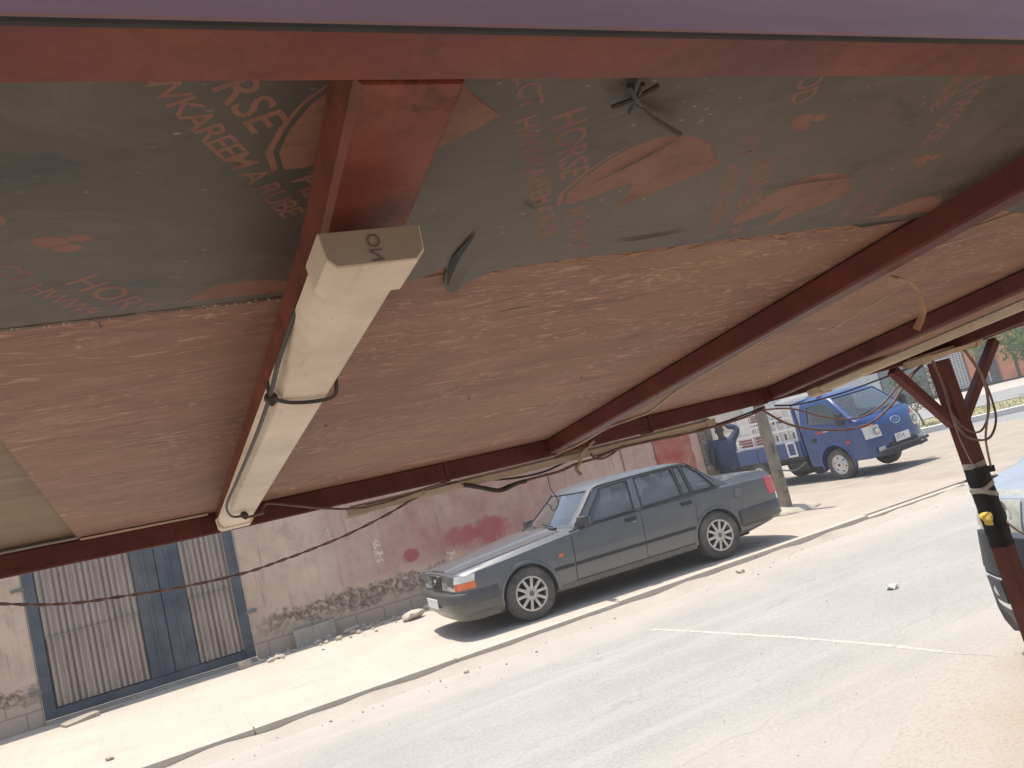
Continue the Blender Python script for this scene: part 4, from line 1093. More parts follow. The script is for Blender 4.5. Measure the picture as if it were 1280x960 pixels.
def side_pane(poly, s, off=-.012, grow=.012):
    bm = BM(); cx = sum(p[0] for p in poly)/len(poly); cz = sum(p[1] for p in poly)/len(poly)
    P = [(u+(grow if u > cx else -grow), v+(grow if v > cz else -grow)) for u, v in poly]
    bm.faces.new([bm.verts.new((u, s*(cwz(v)+off), v)) for u, v in P]); return bm
for s in (-1, 1):
    for Wp, gm in ((W1, 'glass_side'), (W2, 'glass_side'), (W3, 'glass_side'), (W4, 'glass_side')):
        pn = obj('side_window', side_pane(Wp, s), gm, SED, recalc=False)
        bm = BM(); n = len(Wp)
        cx = sum(p[0] for p in Wp)/n; cz = sum(p[1] for p in Wp)/n
        for i in range(n):
            a, b2 = Wp[i], Wp[(i+1) % n]
            bar(bm, (a[0], s*(cwz(a[1])+.002), a[1]), (b2[0], s*(cwz(b2[1])+.002), b2[1]), .012, .014, (0, 1, 0))
        obj('window_seal', bm, 'trim_black', pn)
def screen(front, s_in=.022):
    bm = BM(); R = []
    zr = (.955, 1.325) if front else (1.02, 1.30)
    for j in range(9):
        z = zr[0]+(zr[1]-zr[0])*j/8; cw = cwz(z)
        xf, xr = interp(z, XF), interp(z, XR)
        half = (.735-(z-.955)*.39) if front else (.69-(z-1.02)*.42)
        row = []
        for i in range(13):
            c = -half+2*half*i/12
            x = xf+.125*abs(c/cw)**2.3+s_in if front else xr-.10*abs(c/cw)**2.3-s_in
            row.append((x, c, z))
        R.append(row)
    loft(bm, R, closed=False); return bm
obj('windscreen', screen(True), 'glass_front', SED, smooth=80); obj('rear_window', screen(False), 'glass_side', SED, smooth=80)
# roof drip rails / window top trim
for s in (-1, 1):
    bm = BM()
    tube(bm, [(1.665, s*.815, .955), (1.85, s*.752, 1.11), (2.03, s*.684, 1.275), (2.12, s*.660, 1.335), (2.4, s*.652, 1.348), (3.0, s*.652, 1.350), (3.45, s*.652, 1.342), (3.56, s*.664, 1.315), (3.70, s*.72, 1.18), (3.83, s*.79, 1.02)], .007, 6, 4); obj('roof_trim', bm, 'trim_black', SED, smooth=80)
    bm = BM(); tube(bm, [(1.70, s*.846, .925), (2.4, s*.842, .936), (3.2, s*.842, .944), (3.86, s*.838, .945)], .009, 6, 4); obj('belt_trim', bm, 'trim_black', SED, smooth=80)
# interior
for (x, ys) in ((2.35, (-.37, .37)),):
    for y in ys:
        bm = BM(); boxm(bm, (.13, .50, .62), Matrix.Translation((x+.12, y, .78)) @ Matrix.Rotation(rad(16), 4, 'Y'), .05); box(bm, x-.42, x+.12, y-.25, y+.25, .42, .58, .05)
        st = obj('front_seat', bm, 'seat', SED, smooth=50)
        bm = BM(); boxm(bm, (.09, .27, .19), Matrix.Translation((x+.24, y, 1.17)) @ Matrix.Rotation(rad(12), 4, 'Y'), .04); obj('headrest', bm, 'seat', st, smooth=50)
bm = BM(); boxm(bm, (.14, 1.3, .55), Matrix.Translation((3.50, 0, .80)) @ Matrix.Rotation(rad(22), 4, 'Y'), .05); box(bm, 2.95, 3.5, -.65, .65, .42, .60, .05); obj('rear_seat', bm, 'seat', SED, smooth=50)
bm = BM(); box(bm, 1.63, 1.92, -.70, .70, .68, .93, .05); obj('dashboard', bm, 'trim_black', SED, smooth=50)
bm = BM(); tube(bm, [(2.0+.05*math.sin(a), -.37+.18*math.cos(a), .90+.17*math.sin(a)) for a in [k*math.pi/8 for k in range(17)]], .014, 6, 2); obj('steering_wheel', bm, 'trim_black', SED, smooth=80)
bm = BM(); boxm(bm, (.02, .24, .06), Matrix.Translation((2.06, 0, 1.27)), .01); obj('interior_mirror', bm, 'trim_black', SED)
# door skins (slightly proud), gaps, handles
def side_patch(poly_x, z0, z1, off, s, nx=8, nz=7):
    """poly_x(t) -> (x at z0, x at z1) edges; returns thin curved panel"""
    (a0, a1), (b0, b1) = poly_x
    bm = BM(); R = []
    for i in range(nx+1):
        t_ = i/nx; r = []
        for j in range(nz+1):
            u = j/nz; z = z0+(z1-z0)*u; x = (a0+(a1-a0)*u)*(1-t_)+(b0+(b1-b0)*u)*t_
            r.append((x, s*(side_c(x, z)+off), z))
        for j in range(nz, -1, -1):
            u = j/nz; z = z0+(z1-z0)*u; x = (a0+(a1-a0)*u)*(1-t_)+(b0+(b1-b0)*u)*t_
            r.append((x, s*(side_c(x, z)-.004), z))
        R.append(r)
    loft(bm, R); return bm
for s in (-1, 1):
    for (a, b2) in (((1.525, 1.575), (2.535, 2.575)), ((2.545, 2.585), (3.285, 3.43))):
        if a[0] > 2: b2 = (3.30, 3.43)
        d = obj('door', side_patch((a, b2), .315, .90, .006, s), 'sedan_paint', SED, smooth=40)
        bm = side_patch(((a[0]-.010, a[1]-.010), (b2[0]+.010, b2[1]+.010)), .303, .905, .0022, s); obj('door_gap', bm, 'trim_black', d, smooth=40)
        xh = b2[1]-.155
        bm = BM(); box(bm, xh-.085, xh+.085, s*.858, s*.884, .815, .865, .008) if s > 0 else box(bm, xh-.085, xh+.085, -.884, -.858, .815, .865, .008)
        hd = obj('handle', bm, 'trim_black', d, smooth=40)
        bm = BM(); bar(bm, (xh-.07, s*.896, .848), (xh+.07, s*.896, .848), .016, .02, bev=.004); obj('grip', bm, 'trim_black', hd)
        if a[0] < 2:
            bm = BM(); lathe_y(bm, [(0, .006), (.011, .006), (.013, 0)], xh+.045, s*.874, .795, 12, s); obj('lock', bm, 'chrome', d)
        x0, x1 = max(a[0], a[0])+.005, b2[0]+.0
        bm = side_patch(((x0+.014, x0+.018), (x1+.012, x1+.016)), .482, .522, .014, s); obj('side_moulding', bm, 'trim_black', d, smooth=40)
    bm = side_patch(((1.255, 1.26), (1.515, 1.52)), .482, .522, .010, s, 4); obj('side_moulding', bm, 'trim_black', SED, smooth=40)
    # wing lines
    for (x0, x1, z0, z1) in ((1.42, 1.47, .80, .895),):
        pass
    # wheel arch lips
    for xa, r_, a0, a1 in ((.89, .362, -8, 186), (3.66, .357, -4, 186)):
        bm = BM(); R = []
        for k in range(33):
            a = rad(a0+(a1-a0)*k/32); ring = []
            for (dr, off) in ((-.006, -.02), (-.006, .011), (.022, .013), (.036, .002), (.036, -.02)):
                x = xa+(r_+dr)*math.cos(a); z = .315+(r_+dr)*math.sin(a); ring.append((x, s*(side_c(min(max(x, .12), 4.6), max(z, .36))+off), z))
            R.append(ring)
        loft(bm, R); obj('arch_lip', bm, 'sedan_paint', SED, smooth=50)
    # sill
    bm = side_patch(((1.27, 1.27), (3.28, 3.28)), .235, .300, .006, s, 10, 3); obj('sill', bm, 'sedan_bumper', SED, smooth=40)
    # front wing repeater
    bm = BM(); box(bm, 1.34, 1.40, s*.868-.012, s*.868+.012, .635, .672, .006); obj('side_repeater', bm, 'amber', SED)
    # mirror
    bm = BM(); boxm(bm, (.10, .20, .125), Matrix.Translation((1.735, s*.955, .985)), .03); bar(bm, (1.76, s*.80, .945), (1.75, s*.90, .965), .05, .05, bev=.01); mi = obj('door_mirror', bm, 'sedan_bumper', SED, smooth=50)
    bm = BM(); box(bm, 1.787, 1.790, s*.955-.08, s*.955+.08, .935, 1.035); obj('mirror_glass', bm, 'chrome', mi)
bm = BM(); bm_ = side_patch(((4.04, 4.05), (4.17, 4.18)), .73, .845, .0045, -1, 3, 3); bm.free(); ff = obj('fuel_flap', bm_, 'sedan_paint', SED, smooth=40)
bm_ = side_patch(((4.034, 4.044), (4.176, 4.186)), .724, .851, .0015, -1, 3, 3); obj('flap_gap', bm_, 'trim_black', ff)
# bonnet and boot lid skins
def deck_patch(x0, x1, half, off, nx=10, ny=12, ridge=0):
    bm = BM(); R = []
    def zt(x, c):
        P = ring_half(x)[10:][::-1]; c = abs(c)
        for (c0, z0), (c1, z1) in zip(P, P[1:]):
            if c <= c1: return z0+(z1-z0)*(c-c0)/max(1e-6, c1-c0)
        return P[-1][1]
    for i in range(nx+1):
        x = x0+(x1-x0)*i/nx; hf = half(x) if callable(half) else half
        top, bot = [], []
        cs = sorted(set([-hf+2*hf*j/ny for j in range(ny+1)]+([] if not ridge else [s*(.30+.12*(x-x0)/(x1-x0))+e for s in (-1, 1) for e in (-.012, .012)])))
        for c in cs:
            k = 0
            if ridge:
                k = ridge*max(0, min(1, ((.30+.12*(x-x0)/(x1-x0))+.012-abs(c))/.024))
            top.append((x, c, zt(x, c)+off+k)); bot.append((x, c, zt(x, c)-.004))
        R.append(top+bot[::-1])
    n = min(len(r) for r in R)
    loft(bm, R); return bm
obj('bonnet', deck_patch(.045, 1.47, lambda x: .655+.12*min(1, x/1.2), .007, 12, 13, .012), 'sedan_paint', SED, smooth=30)
obj('boot_lid', deck_patch(4.12, 4.74, .70, .006, 6, 10), 'sedan_paint', SED, smooth=35)
bm = BM(); box(bm, 4.12, 4.30, .12, .55, 1.026, 1.030, .001); 
bm.free()
bm = BM(); tube(bm, [(1.50, -.60, .955), (1.47, 0, .951), (1.50, .60, .955)], .016, 6, 6); obj('scuttle', bm, 'trim_black', SED, smooth=80)
for (y0, y1) in ((-.46, -.02), (.10, .52)):
    bm = BM(); z0 = .965
    bar(bm, (1.505+.03*abs(y0), y0, .975), (1.56+.02*abs(y1), y1, 1.012), .014, .012); bar(bm, (1.47, y0+.02, .958), (1.52, y0+.14, .99), .012, .012); obj('wiper', bm, 'trim_black', SED)
# front: grille, lamps
def plan(c, off=0.):
    """x on the nose outline for lateral c"""
    T = [(0, 0), (.66, 0.), (.735, .015), (.79, .05), (.825, .11), (.85, .22), (.864, .45)]
    return interp(abs(c), T)-off
def front_band(pts, z0, z1, off, th=.02, slope=.02):
    """pts: list of (x, y) along the nose outline"""
    bm = BM(); R = []
    for i, (x, y) in enumerate(pts):
        p = Vector((x, y)); d = (Vector(pts[min(i+1, len(pts)-1)])-Vector(pts[max(i-1, 0)])).normalized(); n_ = Vector((d.y, -d.x))
        if n_.dot(p-Vector((1.5, 0))) < 0: n_ = -n_
        a = p+n_*off; b2 = p-n_*th
        R.append([(b2.x, b2.y, z0), (a.x, a.y, z0), (a.x+slope, a.y, z1), (b2.x+slope, b2.y, z1)])
    loft(bm, R); return bm
outline = [(0.0, c) for c in (.26, .40, .54, .64)]+[(.012, .72), (.03, .765), (.055, .795), (.09, .815), (.14, .832), (.20, .846), (.235, .851)]
for s in (-1, 1):
    O = [(x, s*y) for x, y in outline]
    hl = obj('headlamp', front_band(O[:5], .572, .738, .006), 'headlamp', SED, smooth=40)
    bm = BM(); 
    for cc in (.36, .58):
        lathe = []
    for (c0, r_) in ((.37, .062), (.58, .066)):
        n = 20; ring = [bm.verts.new((-.0085+.012, s*c0+r_*1.15*math.cos(2*math.pi*k/n), .652+r_*math.sin(2*math.pi*k/n))) for k in range(n)]
        bm.faces.new(ring)
    bm.free()
    bm = BM(); box(bm, -.0085, .0, s*.47-.006, s*.47+.006, .58, .73); box(bm, -.0085, 0, s*.36-.09, s*.36+.05, .60, .665, .002); obj('lamp_reflector', bm, 'reflector', hl)
    obj('indicator', front_band(O[4:], .575, .652, .006, slope=.006), 'amber', SED, smooth=40)
    obj('corner_lamp', front_band(O[4:], .656, .738, .006, slope=.02), 'headlamp', SED, smooth=40)
    bm = BM(); tube(bm, [(-.008, s*.25, .575), (.012, s*.25, .742)], .008, 6, 1); obj('lamp_trim', bm, 'chrome', SED)
gr = obj('grille', front_band([(-.012, c) for c in (-.245, -.1, .1, .245)], .575, .742, .008), 'trim_black', SED)
bm = BM()
for k in range(13):
    c = -.225+k*.0375; bar(bm, (-.021, c, .585), (-.002, c, .735), .006, .006)
obj('grille_bar', bm, 'steel_grey', gr)
bm = BM(); bar(bm, (-.030, .20, .59), (-.010, -.16, .735), .022, .010, (1, 0, 0)); boxm(bm, (.012, .055, .055), Matrix.Translation((-.026, .02, .665)) @ Matrix.Rotation(rad(45), 4, 'X'), .004); obj('emblem', bm, 'chrome', gr)
bm = BM(); tube(bm, [(-.012, -.255, .747), (-.016, 0, .749), (-.012, .255, .747)], .008, 6, 3); obj('grille_trim', bm, 'chrome', gr)
# bumpers: U-shaped sweep
def bumper(front):
    bm = BM(); R = []
    if front:
        path = [(.50, -.872), (.30, -.866), (.15, -.855), (.06, -.825), (.0, -.77), (-.045, -.68), (-.065, -.5), (-.078, -.25), (-.08, 0)]
        zt, zb = .548, .275
    else:
        path = [(4.04, -.872), (4.3, -.868), (4.55, -.858), (4.68, -.835), (4.76, -.79), (4.82, -.70), (4.85, -.5), (4.865, -.25), (4.868, 0)]
        zt, zb = .565, .30
    path = path+[(x, -y) for x, y in path[-2::-1]]
    cen = Vector((1.5 if front else 3.5, 0))
    for i, (x, y) in enumerate(path):
        p = Vector((x, y)); d = (Vector(path[min(i+1, len(path)-1)])-Vector(path[max(i-1, 0)])).normalized(); n_ = Vector((d.y, -d.x))
        if n_.dot(p-cen) < 0: n_ = -n_
        e = abs(i-(len(path)-1)/2)/((len(path)-1)/2)
        zb2 = zb+ (0 if front else .02)
        sec = [(-.10, zt-.004), (-.012, zt), (.006, zt-.012), (.018, zt-.035), (.020, zt-.13), (.008, zt-.142), (.010, zt-.20), (-.010, zb2+.03), (-.03, zb2), (-.10, zb2)]
        R.append([(p.x+n_.x*o_, p.y+n_.y*o_, z) for o_, z in sec])
    loft(bm, R); return bm
fb = obj('front_bumper', bumper(True), 'sedan_bumper', SED, smooth=35); obj('rear_bumper', bumper(False), 'sedan_bumper', SED, smooth=35)
bm = BM(); boxm(bm, (.012, .50, .115), Matrix.Translation((-.108, .02, .42)), .004); npl = obj('number_plate', bm, 'plate', SED)
bm = BM(); 
R = []
for (x, y) in [(.45, -.80), (.2, -.79), (.08, -.72), (.02, -.55), (0, -.2), (0, .2), (.02, .55), (.08, .72), (.2, .79), (.45, .80)]:
    R.append([(x, y, .285), (x+.03, y*.99, .20), (x+.10, y*.93, .19), (x+.10, y*.93, .28)])
loft(bm, R); obj('front_valance', bm, 'sedan_bumper', SED, smooth=40)
for s in (-1, 1):
    O = [(4.60, s*.845), (4.68, s*.825), (4.74, s*.805), (4.775, s*.765), (4.79, s*.70), (4.795, s*.55), (4.795, s*.40)]
    bm = BM(); R = []
    for x, y in O:
        R.append([(x-.03, y*.96, .655), (x+.010, y*1.012, .655), (x-.004, y*1.008, .885), (x-.035, y*.96, .885)])
    loft(bm, R); obj('tail_lamp', bm, 'tail_red', SED, smooth=40)
bm = BM(); box(bm, .4, 4.3, -.62, .62, .17, .34, .04); obj('underbody', bm, 'undercarriage', SED)
for xa in (.89, 3.66):
    for s in (-1, 1): wheel(SED, xa, s*.765, .316, .316, .200, .20, s, 'alloy')
bm = BM(); tube(bm, [(1.45, .70, .96), (1.9, .72, 1.36)], .004, 5, 1); bm.free()

# ------------------------------------------------------------------ truck (local: x back from the front, y across, near side = +y)
tt = 1.5933
TX, TY = 14.939, 11.817
TR = thing('pickup_truck', 'blue cab-over light truck with white racks on its drop-side bed', 'truck', (TX-math.sin(tt)*.87, TY+math.cos(tt)*.87, -.02), tt)
TR.rotation_euler = (rad(-2.0), 0, tt)
XFt = [(.36, .05), (.50, .0), (.66, .0), (.72, .015), (.95, .035), (1.08, .08), (1.17, .18), (1.22, .27), (1.30, .36), (1.45, .50), (1.60, .65), (1.72, .78), (1.79, .92), (1.83, 1.1), (1.845, 1.25)]
XRt = [(.36, 1.80), (1.2, 1.80), (1.60, 1.78), (1.72, 1.75), (1.79, 1.68), (1.83, 1.58), (1.845, 1.5)]
CWt = [(.36, .80), (.5, .83), (.9, .84), (1.15, .835), (1.30, .82), (1.60, .755), (1.72, .72), (1.79, .66), (1.83, .56), (1.845, .45)]
def tslice(z, ins=0., nf=11, ns=9):
    xf, xr, cw = interp(z, XFt)+ins, interp(z, XRt)-ins, interp(z, CWt)-ins
    bow = .10 if z > 1.15 else .17
    fx = lambda c: xf+bow*abs(c/cw)**3
    k = .95; cs = [-cw*k+2*cw*k*i/(nf-1) for i in range(nf)]
    P = [(fx(c), c, z) for c in cs]; a = fx(cw*k)+.05
    P += [(a+(xr-.03-a)*i/(ns-1), cw, z) for i in range(ns)]
    P += [(xr, cw*.96, z), (xr, 0, z), (xr, -cw*.96, z)]
    P += [(xr-.03+(a-xr+.03)*i/(ns-1), -cw, z) for i in range(ns)]
    return P
ZT = [.36, .42, .5, .58, .66, .72, .82, .95, 1.02, 1.10, 1.16, 1.22, 1.30, 1.45, 1.6, 1.72, 1.76, 1.79, 1.81, 1.83, 1.845]
bm = BM(); loft(bm, [tslice(z) for z in ZT]); cabt = obj('cab', bm, 'truck_blue', TR)
cut = []
bm = BM(); loft(bm, [tslice(z, .05) for z in (.75, 1.0, 1.2, 1.3, 1.45, 1.6, 1.72, 1.79)]); cut.append(bm)
WD = [(.56, 1.215), (1.57, 1.30), (1.55, 1.665), (1.00, 1.655), (.84, 1.52)]
bm = BM(); prism(bm, WD, (-1, 1), sy3); cut.append(bm)
bm = BM(); prism(bm, [(-.76, 1.225), (.76, 1.225), (.655, 1.725), (-.655, 1.725)], (.0, 1.1), lambda u, v, w: (w, u, v)); cut.append(bm)
bm = BM(); prism(bm, [(-.60, 1.25), (.60, 1.25), (.55, 1.62), (-.55, 1.62)], (1.6, 2.0), lambda u, v, w: (w, u, v)); cut.append(bm)
for s in (-1, 1):
    bm = BM(); n = 36
    A = [bm.verts.new((1.05+.41*math.cos(2*math.pi*k/n), s*.5, .36+.41*math.sin(2*math.pi*k/n))) for k in range(n)]
    B = [bm.verts.new((1.05+.41*math.cos(2*math.pi*k/n), s*1.1, .36+.41*math.sin(2*math.pi*k/n))) for k in range(n)]
    bm.faces.new(A); bm.faces.new(B[::-1])
    for k in range(n): bm.faces.new((A[k], A[(k+1) % n], B[(k+1) % n], B[k]))
    cut.append(bm)
boolean(cabt, cut); cabt.data.shade_smooth(); cabt.data.set_sharp_from_angle(angle=rad(32))
tcw = lambda z: interp(z, CWt)
for s in (-1, 1):
    bm = BM(); bm.faces.new([bm.verts.new((u, s*(tcw(v)-.015), v)) for u, v in [(.54, 1.205), (1.585, 1.29), (1.565, 1.675), (.99, 1.665), (.825, 1.53)]]); pn = obj('side_window', bm, 'glass_truck', TR, recalc=False)
    bm = BM(); n = len(WD)
    for i in range(n):
        a, b2 = WD[i], WD[(i+1) % n]; bar(bm, (a[0], s*(tcw(a[1])+.002), a[1]), (b2[0], s*(tcw(b2[1])+.002), b2[1]), .012, .014, (0, 1, 0))
    obj('window_seal', bm, 'steel_grey', pn)
    # door gap lines & handle
    bm = BM()
    for P in ([(.63, .66), (.55, 1.05), (.60, 1.18)], [(1.66, .50), (1.66, 1.15), (1.62, 1.68)], [(1.46, .46), (1.66, .46)]):
        for a, b2 in zip(P, P[1:]): bar(bm, (a[0], s*(tcw(a[1])+.001), a[1]), (b2[0], s*(tcw(b2[1])+.001), b2[1]), .010, .006, (0, 1, 0))
    obj('door_gap', bm, 'trim_black', TR)
    bm = BM(); boxm(bm, (.13, .03, .10), Matrix.Translation((1.50, s*(tcw(.95)+.008), .93)), .01); obj('handle', bm, 'trim_black', TR)
    bm = BM(); boxm(bm, (.12, .14, .26), Matrix.Translation((.52, s*1.0, 1.27)), .04); bar(bm, (.56, s*.82, 1.22), (.53, s*.96, 1.25), .03, .03); obj('door_mirror', bm, 'trim_black', TR, smooth=50)
    # headlamp wrapping the corner: white, amber on top
    def band(z0, z1, off, cs):
        bm = BM(); R = []
        for c in cs:
            r = []
            for z in (z0, (z0+z1)/2, z1):
                cw = tcw(z); x = interp(z, XFt)+(.10 if z > 1.15 else .17)*abs(c/cw)**3; r.append((x-off, s*c, z))
            r += [(r[2][0]+.04+off, s*c, z1), (r[0][0]+.04+off, s*c, z0)]
            R.append(r)
        loft(bm, R); return bm
    hl = obj('headlamp', band(.755, 1.0, .014, [.50, .58, .66, .74, .79, .82]), 'headlamp', TR, smooth=40)
    bm = BM(); r_ = .075; n = 20
    for k_, rr2 in ((.004, .078),):
        ring = [bm.verts.new((.0+.05-k_, s*.60+rr2*math.cos(2*math.pi*k/n),   .88+rr2*math.sin(2*math.pi*k/n))) for k in range(n)]
        bm.faces.new(ring)
    obj('lamp_bezel', bm, 'steel_grey', hl)
    bm = BM(); bm.faces.new([bm.verts.new((.04, s*.60+.06*math.cos(2*math.pi*k/n), .88+.06*math.sin(2*math.pi*k/n))) for k in range(n)]); obj('lamp_reflector', bm, 'reflector', hl)
    obj('indicator', band(1.005, 1.06, .014, [.60, .66, .72, .77, .81]), 'amber', TR, smooth=40)
    bm = BM(); boxm(bm, (.03, .17, .09), Matrix.Translation((.045, s*.60, .50)), .01); obj('fog_lamp', bm, 'headlamp', TR)
    # arch lip
    bm = BM(); R = []
    for k in range(29):
        a = rad(-14+208*k/28); R.append([(1.05+(.41+dr)*math.cos(a), s*(tcw(max(.37, .36+.41*math.sin(a)))+off), .36+(.41+dr)*math.sin(a)) for dr, off in ((-.005, -.02), (-.005, .018), (.035, .012), (.045, -.02))])
    loft(bm, R); obj('arch_lip', bm, 'truck_blue', TR, smooth=50)
bm = BM(); R = []
for j in range(7):
    z = 1.215+.525*j/6; cw = tcw(z); half = .775-(z-1.215)*.22
    R.append([(interp(z, XFt)+.10*abs(c/cw)**3+.022, c, z) for c in [-half+2*half*i/12 for i in range(13)]])
loft(bm, R, closed=False); obj('windscreen', bm, 'glass_front', TR, smooth=80)
bm = BM(); bm.faces.new([bm.verts.new(p) for p in ((1.765, -.62, 1.24), (1.765, .62, 1.24), (1.745, .56, 1.63), (1.745, -.56, 1.63))]); obj('rear_window', bm, 'glass_side', TR, recalc=False)
for s in (-.38, .38):
    bm = BM(); boxm(bm, (.12, .5, .62), Matrix.Translation((1.5, s, 1.08)), .05); boxm(bm, (.09, .26, .17), Matrix.Translation((1.53, s, 1.48)), .03); obj('seat', bm, 'seat_pale', TR, smooth=50)
bm = BM(); tube(bm, [(.98+.10*math.sin(a), -.38+.2*math.cos(a), 1.18+.12*math.sin(a)) for a in [k*math.pi/8 for k in range(17)]], .014, 6, 2); obj('steering_wheel', bm, 'trim_black', TR)
bm = BM(); box(bm, .62, .85, -.72, .72, .95, 1.20, .05); obj('dashboard', bm, 'trim_black', TR)
for (y0, y1) in ((-.55, -.02), (.08, .62)):
    bm = BM(); bar(bm, (.30+.06*abs(y1), y1, 1.245), (.34+.03*abs(y0), y0, 1.315), .016, .014); obj('wiper', bm, 'trim_black', TR)
bm = BM(); R = []
for i in range(13):
    c = -.74+1.48*i/12; R.append([(interp(1.21, XFt)+.10*abs(c/.82)**3-.012, c, 1.175), (interp(1.21, XFt)+.10*abs(c/.82)**3-.012, c, 1.215), (interp(1.21, XFt)+.10*abs(c/.82)**3+.02, c, 1.215), (interp(1.21, XFt)+.10*abs(c/.82)**3+.02, c, 1.175)])
loft(bm, R); obj('scuttle', bm, 'trim_black', TR, smooth=40)
# emblem and bonnet shut line, lower grille
bm = BM(); n = 24; ring = [(.145*math.cos(2*math.pi*k/n), .078*math.sin(2*math.pi*k/n)) for k in range(n)]
prism(bm, ring, (0, .012), lambda u, v, w: (.045-w+v*.25, u, .985+v)); em = obj('emblem', bm, 'chrome', TR)
bm = BM(); prism(bm, [(u*.8, v*.74) for u, v in ring], (0, .003), lambda u, v, w: (.030-w+v*.25, u, .985+v)); obj('emblem_field', bm, 'truck_blue', em)
M = frame3((.010, .092, .955), (0, -1, 0), (.25, 0, 1)); text('lettering', 'KIA', .088, M, 'chrome', em, 1.05)
bm = BM()
for a, b2 in (((.49, .73), (.49, .73)),):
    pass
R = []
for i in range(15):
    c = -.78+1.56*i/14; x = .015+.17*abs(c/.84)**3; R.append([(x-.006, c, .672), (x-.006, c, .682), (x+.03, c, .682), (x+.03, c, .672)])
loft(bm, R); obj('bonnet_gap', bm, 'trim_black', TR)
bm = BM(); boxm(bm, (.02, .78, .10), Matrix.Translation((.0, 0, .52)), .01); obj('lower_grille', bm, 'trim_black', TR)
bm = BM(); boxm(bm, (.012, .44, .16), Matrix.Translation((-.035, .02, .63)), .005); pl_ = obj('number_plate', bm, 'plate', TR)
M = frame3((-.043, .20, .60), (0, -1, 0), (0, 0, 1)); text('lettering', 'ET-4', .13, M, 'ink', pl_, .9)
for z, x, hf in ((.46, -.09, .72), (.38, -.05, .70)):
    bm = BM(); tube(bm, [(x+.10, -hf, z), (x, -hf+.14, z), (x-.01, 0, z), (x, hf-.14, z), (x+.10, hf, z)], .032, 10, 4); obj('bull_bar', bm, 'suv_black', TR, smooth=80)
bm = BM()
for y in (-.4, .4): box(bm, -.08, .15, y-.025, y+.025, .34, .46, .005)
obj('bar_bracket', bm, 'trim_black', TR)
bm = BM(); boxm(bm, (.10, .006, .055), Matrix.Translation((.62, .845, .77)), .002); obj('red_badge', bm, 'red_badge', TR)
bm = BM(); boxm(bm, (.24, .004, .035), Matrix.Translation((1.28, .846, 1.075)), .001); dc = obj('door_decal', bm, 'red_badge', TR)
bm = BM(); boxm(bm, (.13, .004, .018), Matrix.Translation((1.11, .847, 1.075)), .001); obj('decal_stripe', bm, 'white_metal', dc)
# chassis and bed
bm = BM()
for y in (-.36, .36): box(bm, .5, 4.75, y-.04, y+.04, .44, .58)
box(bm, 1.9, 4.7, -.80, .80, .56, .64); box(bm, .4, 1.8, -.7, .7, .40, .55)
obj('chassis', bm, 'undercarriage', TR)
bm = BM(); box(bm, 1.95, 2.55, .42, .74, .30, .55, .05); obj('fuel_tank', bm, 'undercarriage', TR)
bm = BM(); tube(bm, [(1.95, .78, .50), (2.3, .80, .36), (2.8, .78, .40)], .02, 6, 4); obj('side_guard', bm, 'steel_grey', TR)
bm = BM(); lathe_y(bm, [(.0, -.09), (.30, -.09), (.33, -.05), (.33, .05), (.30, .09), (0, .09)], 2.55, -.2, .38, 28); obj('spare_wheel', bm, 'rubber', TR)
def dropside(x0, x1, y):
    bm = BM(); box(bm, x0, x1, y-.02, y+.02, .64, .98, .006)
    for z in (.66, .80, .95): box(bm, x0, x1, y-.032, y+.032, z, z+.03, .006)
    return obj('drop_side', bm, 'truck_blue', TR)
for y in (-.84, .84): dropside(1.90, 3.28, y); dropside(3.30, 4.72, y)
bm = BM(); box(bm, 4.70, 4.74, -.84, .84, .64, .98, .006); obj('tailgate', bm, 'truck_blue', TR)
bm = BM(); box(bm, 1.86, 1.90, -.82, .82, .64, 1.15)
for y in (-.80, .80): box(bm, 1.84, 1.90, y-.03, y+.03, .64, 1.72, .01)
tube(bm, [(1.87, -.80, 1.70), (1.86, -.70, 1.80), (1.86, .70, 1.80), (1.87, .80, 1.70)], .025, 8, 4)
obj('headboard', bm, 'truck_blue', TR)
bm = BM(); box(bm, 2.02, 2.06, .862, .885, .66, 1.0); box(bm, 2.26, 2.30, .862, .885, .66, 1.0); box(bm, 2.06, 2.26, .862, .885, .66, .70); box(bm, 2.06, 2.26, .862, .885, .96, 1.0); obj('step_frame', bm, 'white_metal', TR)
for s in (-1, 1):
    wheel(TR, 1.05, s*.70, .33, .33, .205, .20, s, 'steel')
    wheel(TR, 3.45, s*.72, .33, .33, .205, .20, s, 'steel')
    wheel(TR, 3.45, s*.50, .33, .33, .205, .20, s, 'steel')
    bm = BM(); box(bm, 3.06, 3.84, s*.60-.24, s*.60+.24, .665, .68); obj('mudguard', bm, 'undercarriage', TR)
for s in (-1, 1):
    bm = BM(); boxm(bm, (.05, .22, .10), Matrix.Translation((4.73, s*.68, .58)), .01); obj('tail_lamp', bm, 'tail_red', TR)
# roof marker
bm = BM(); box(bm, 1.18, 1.30, .50, .66, 1.83, 1.86, .008); obj('roof_marker', bm, 'white_metal', TR)
TM = Matrix.Translation(TR.location) @ Matrix.Rotation(tt, 4, 'Z')
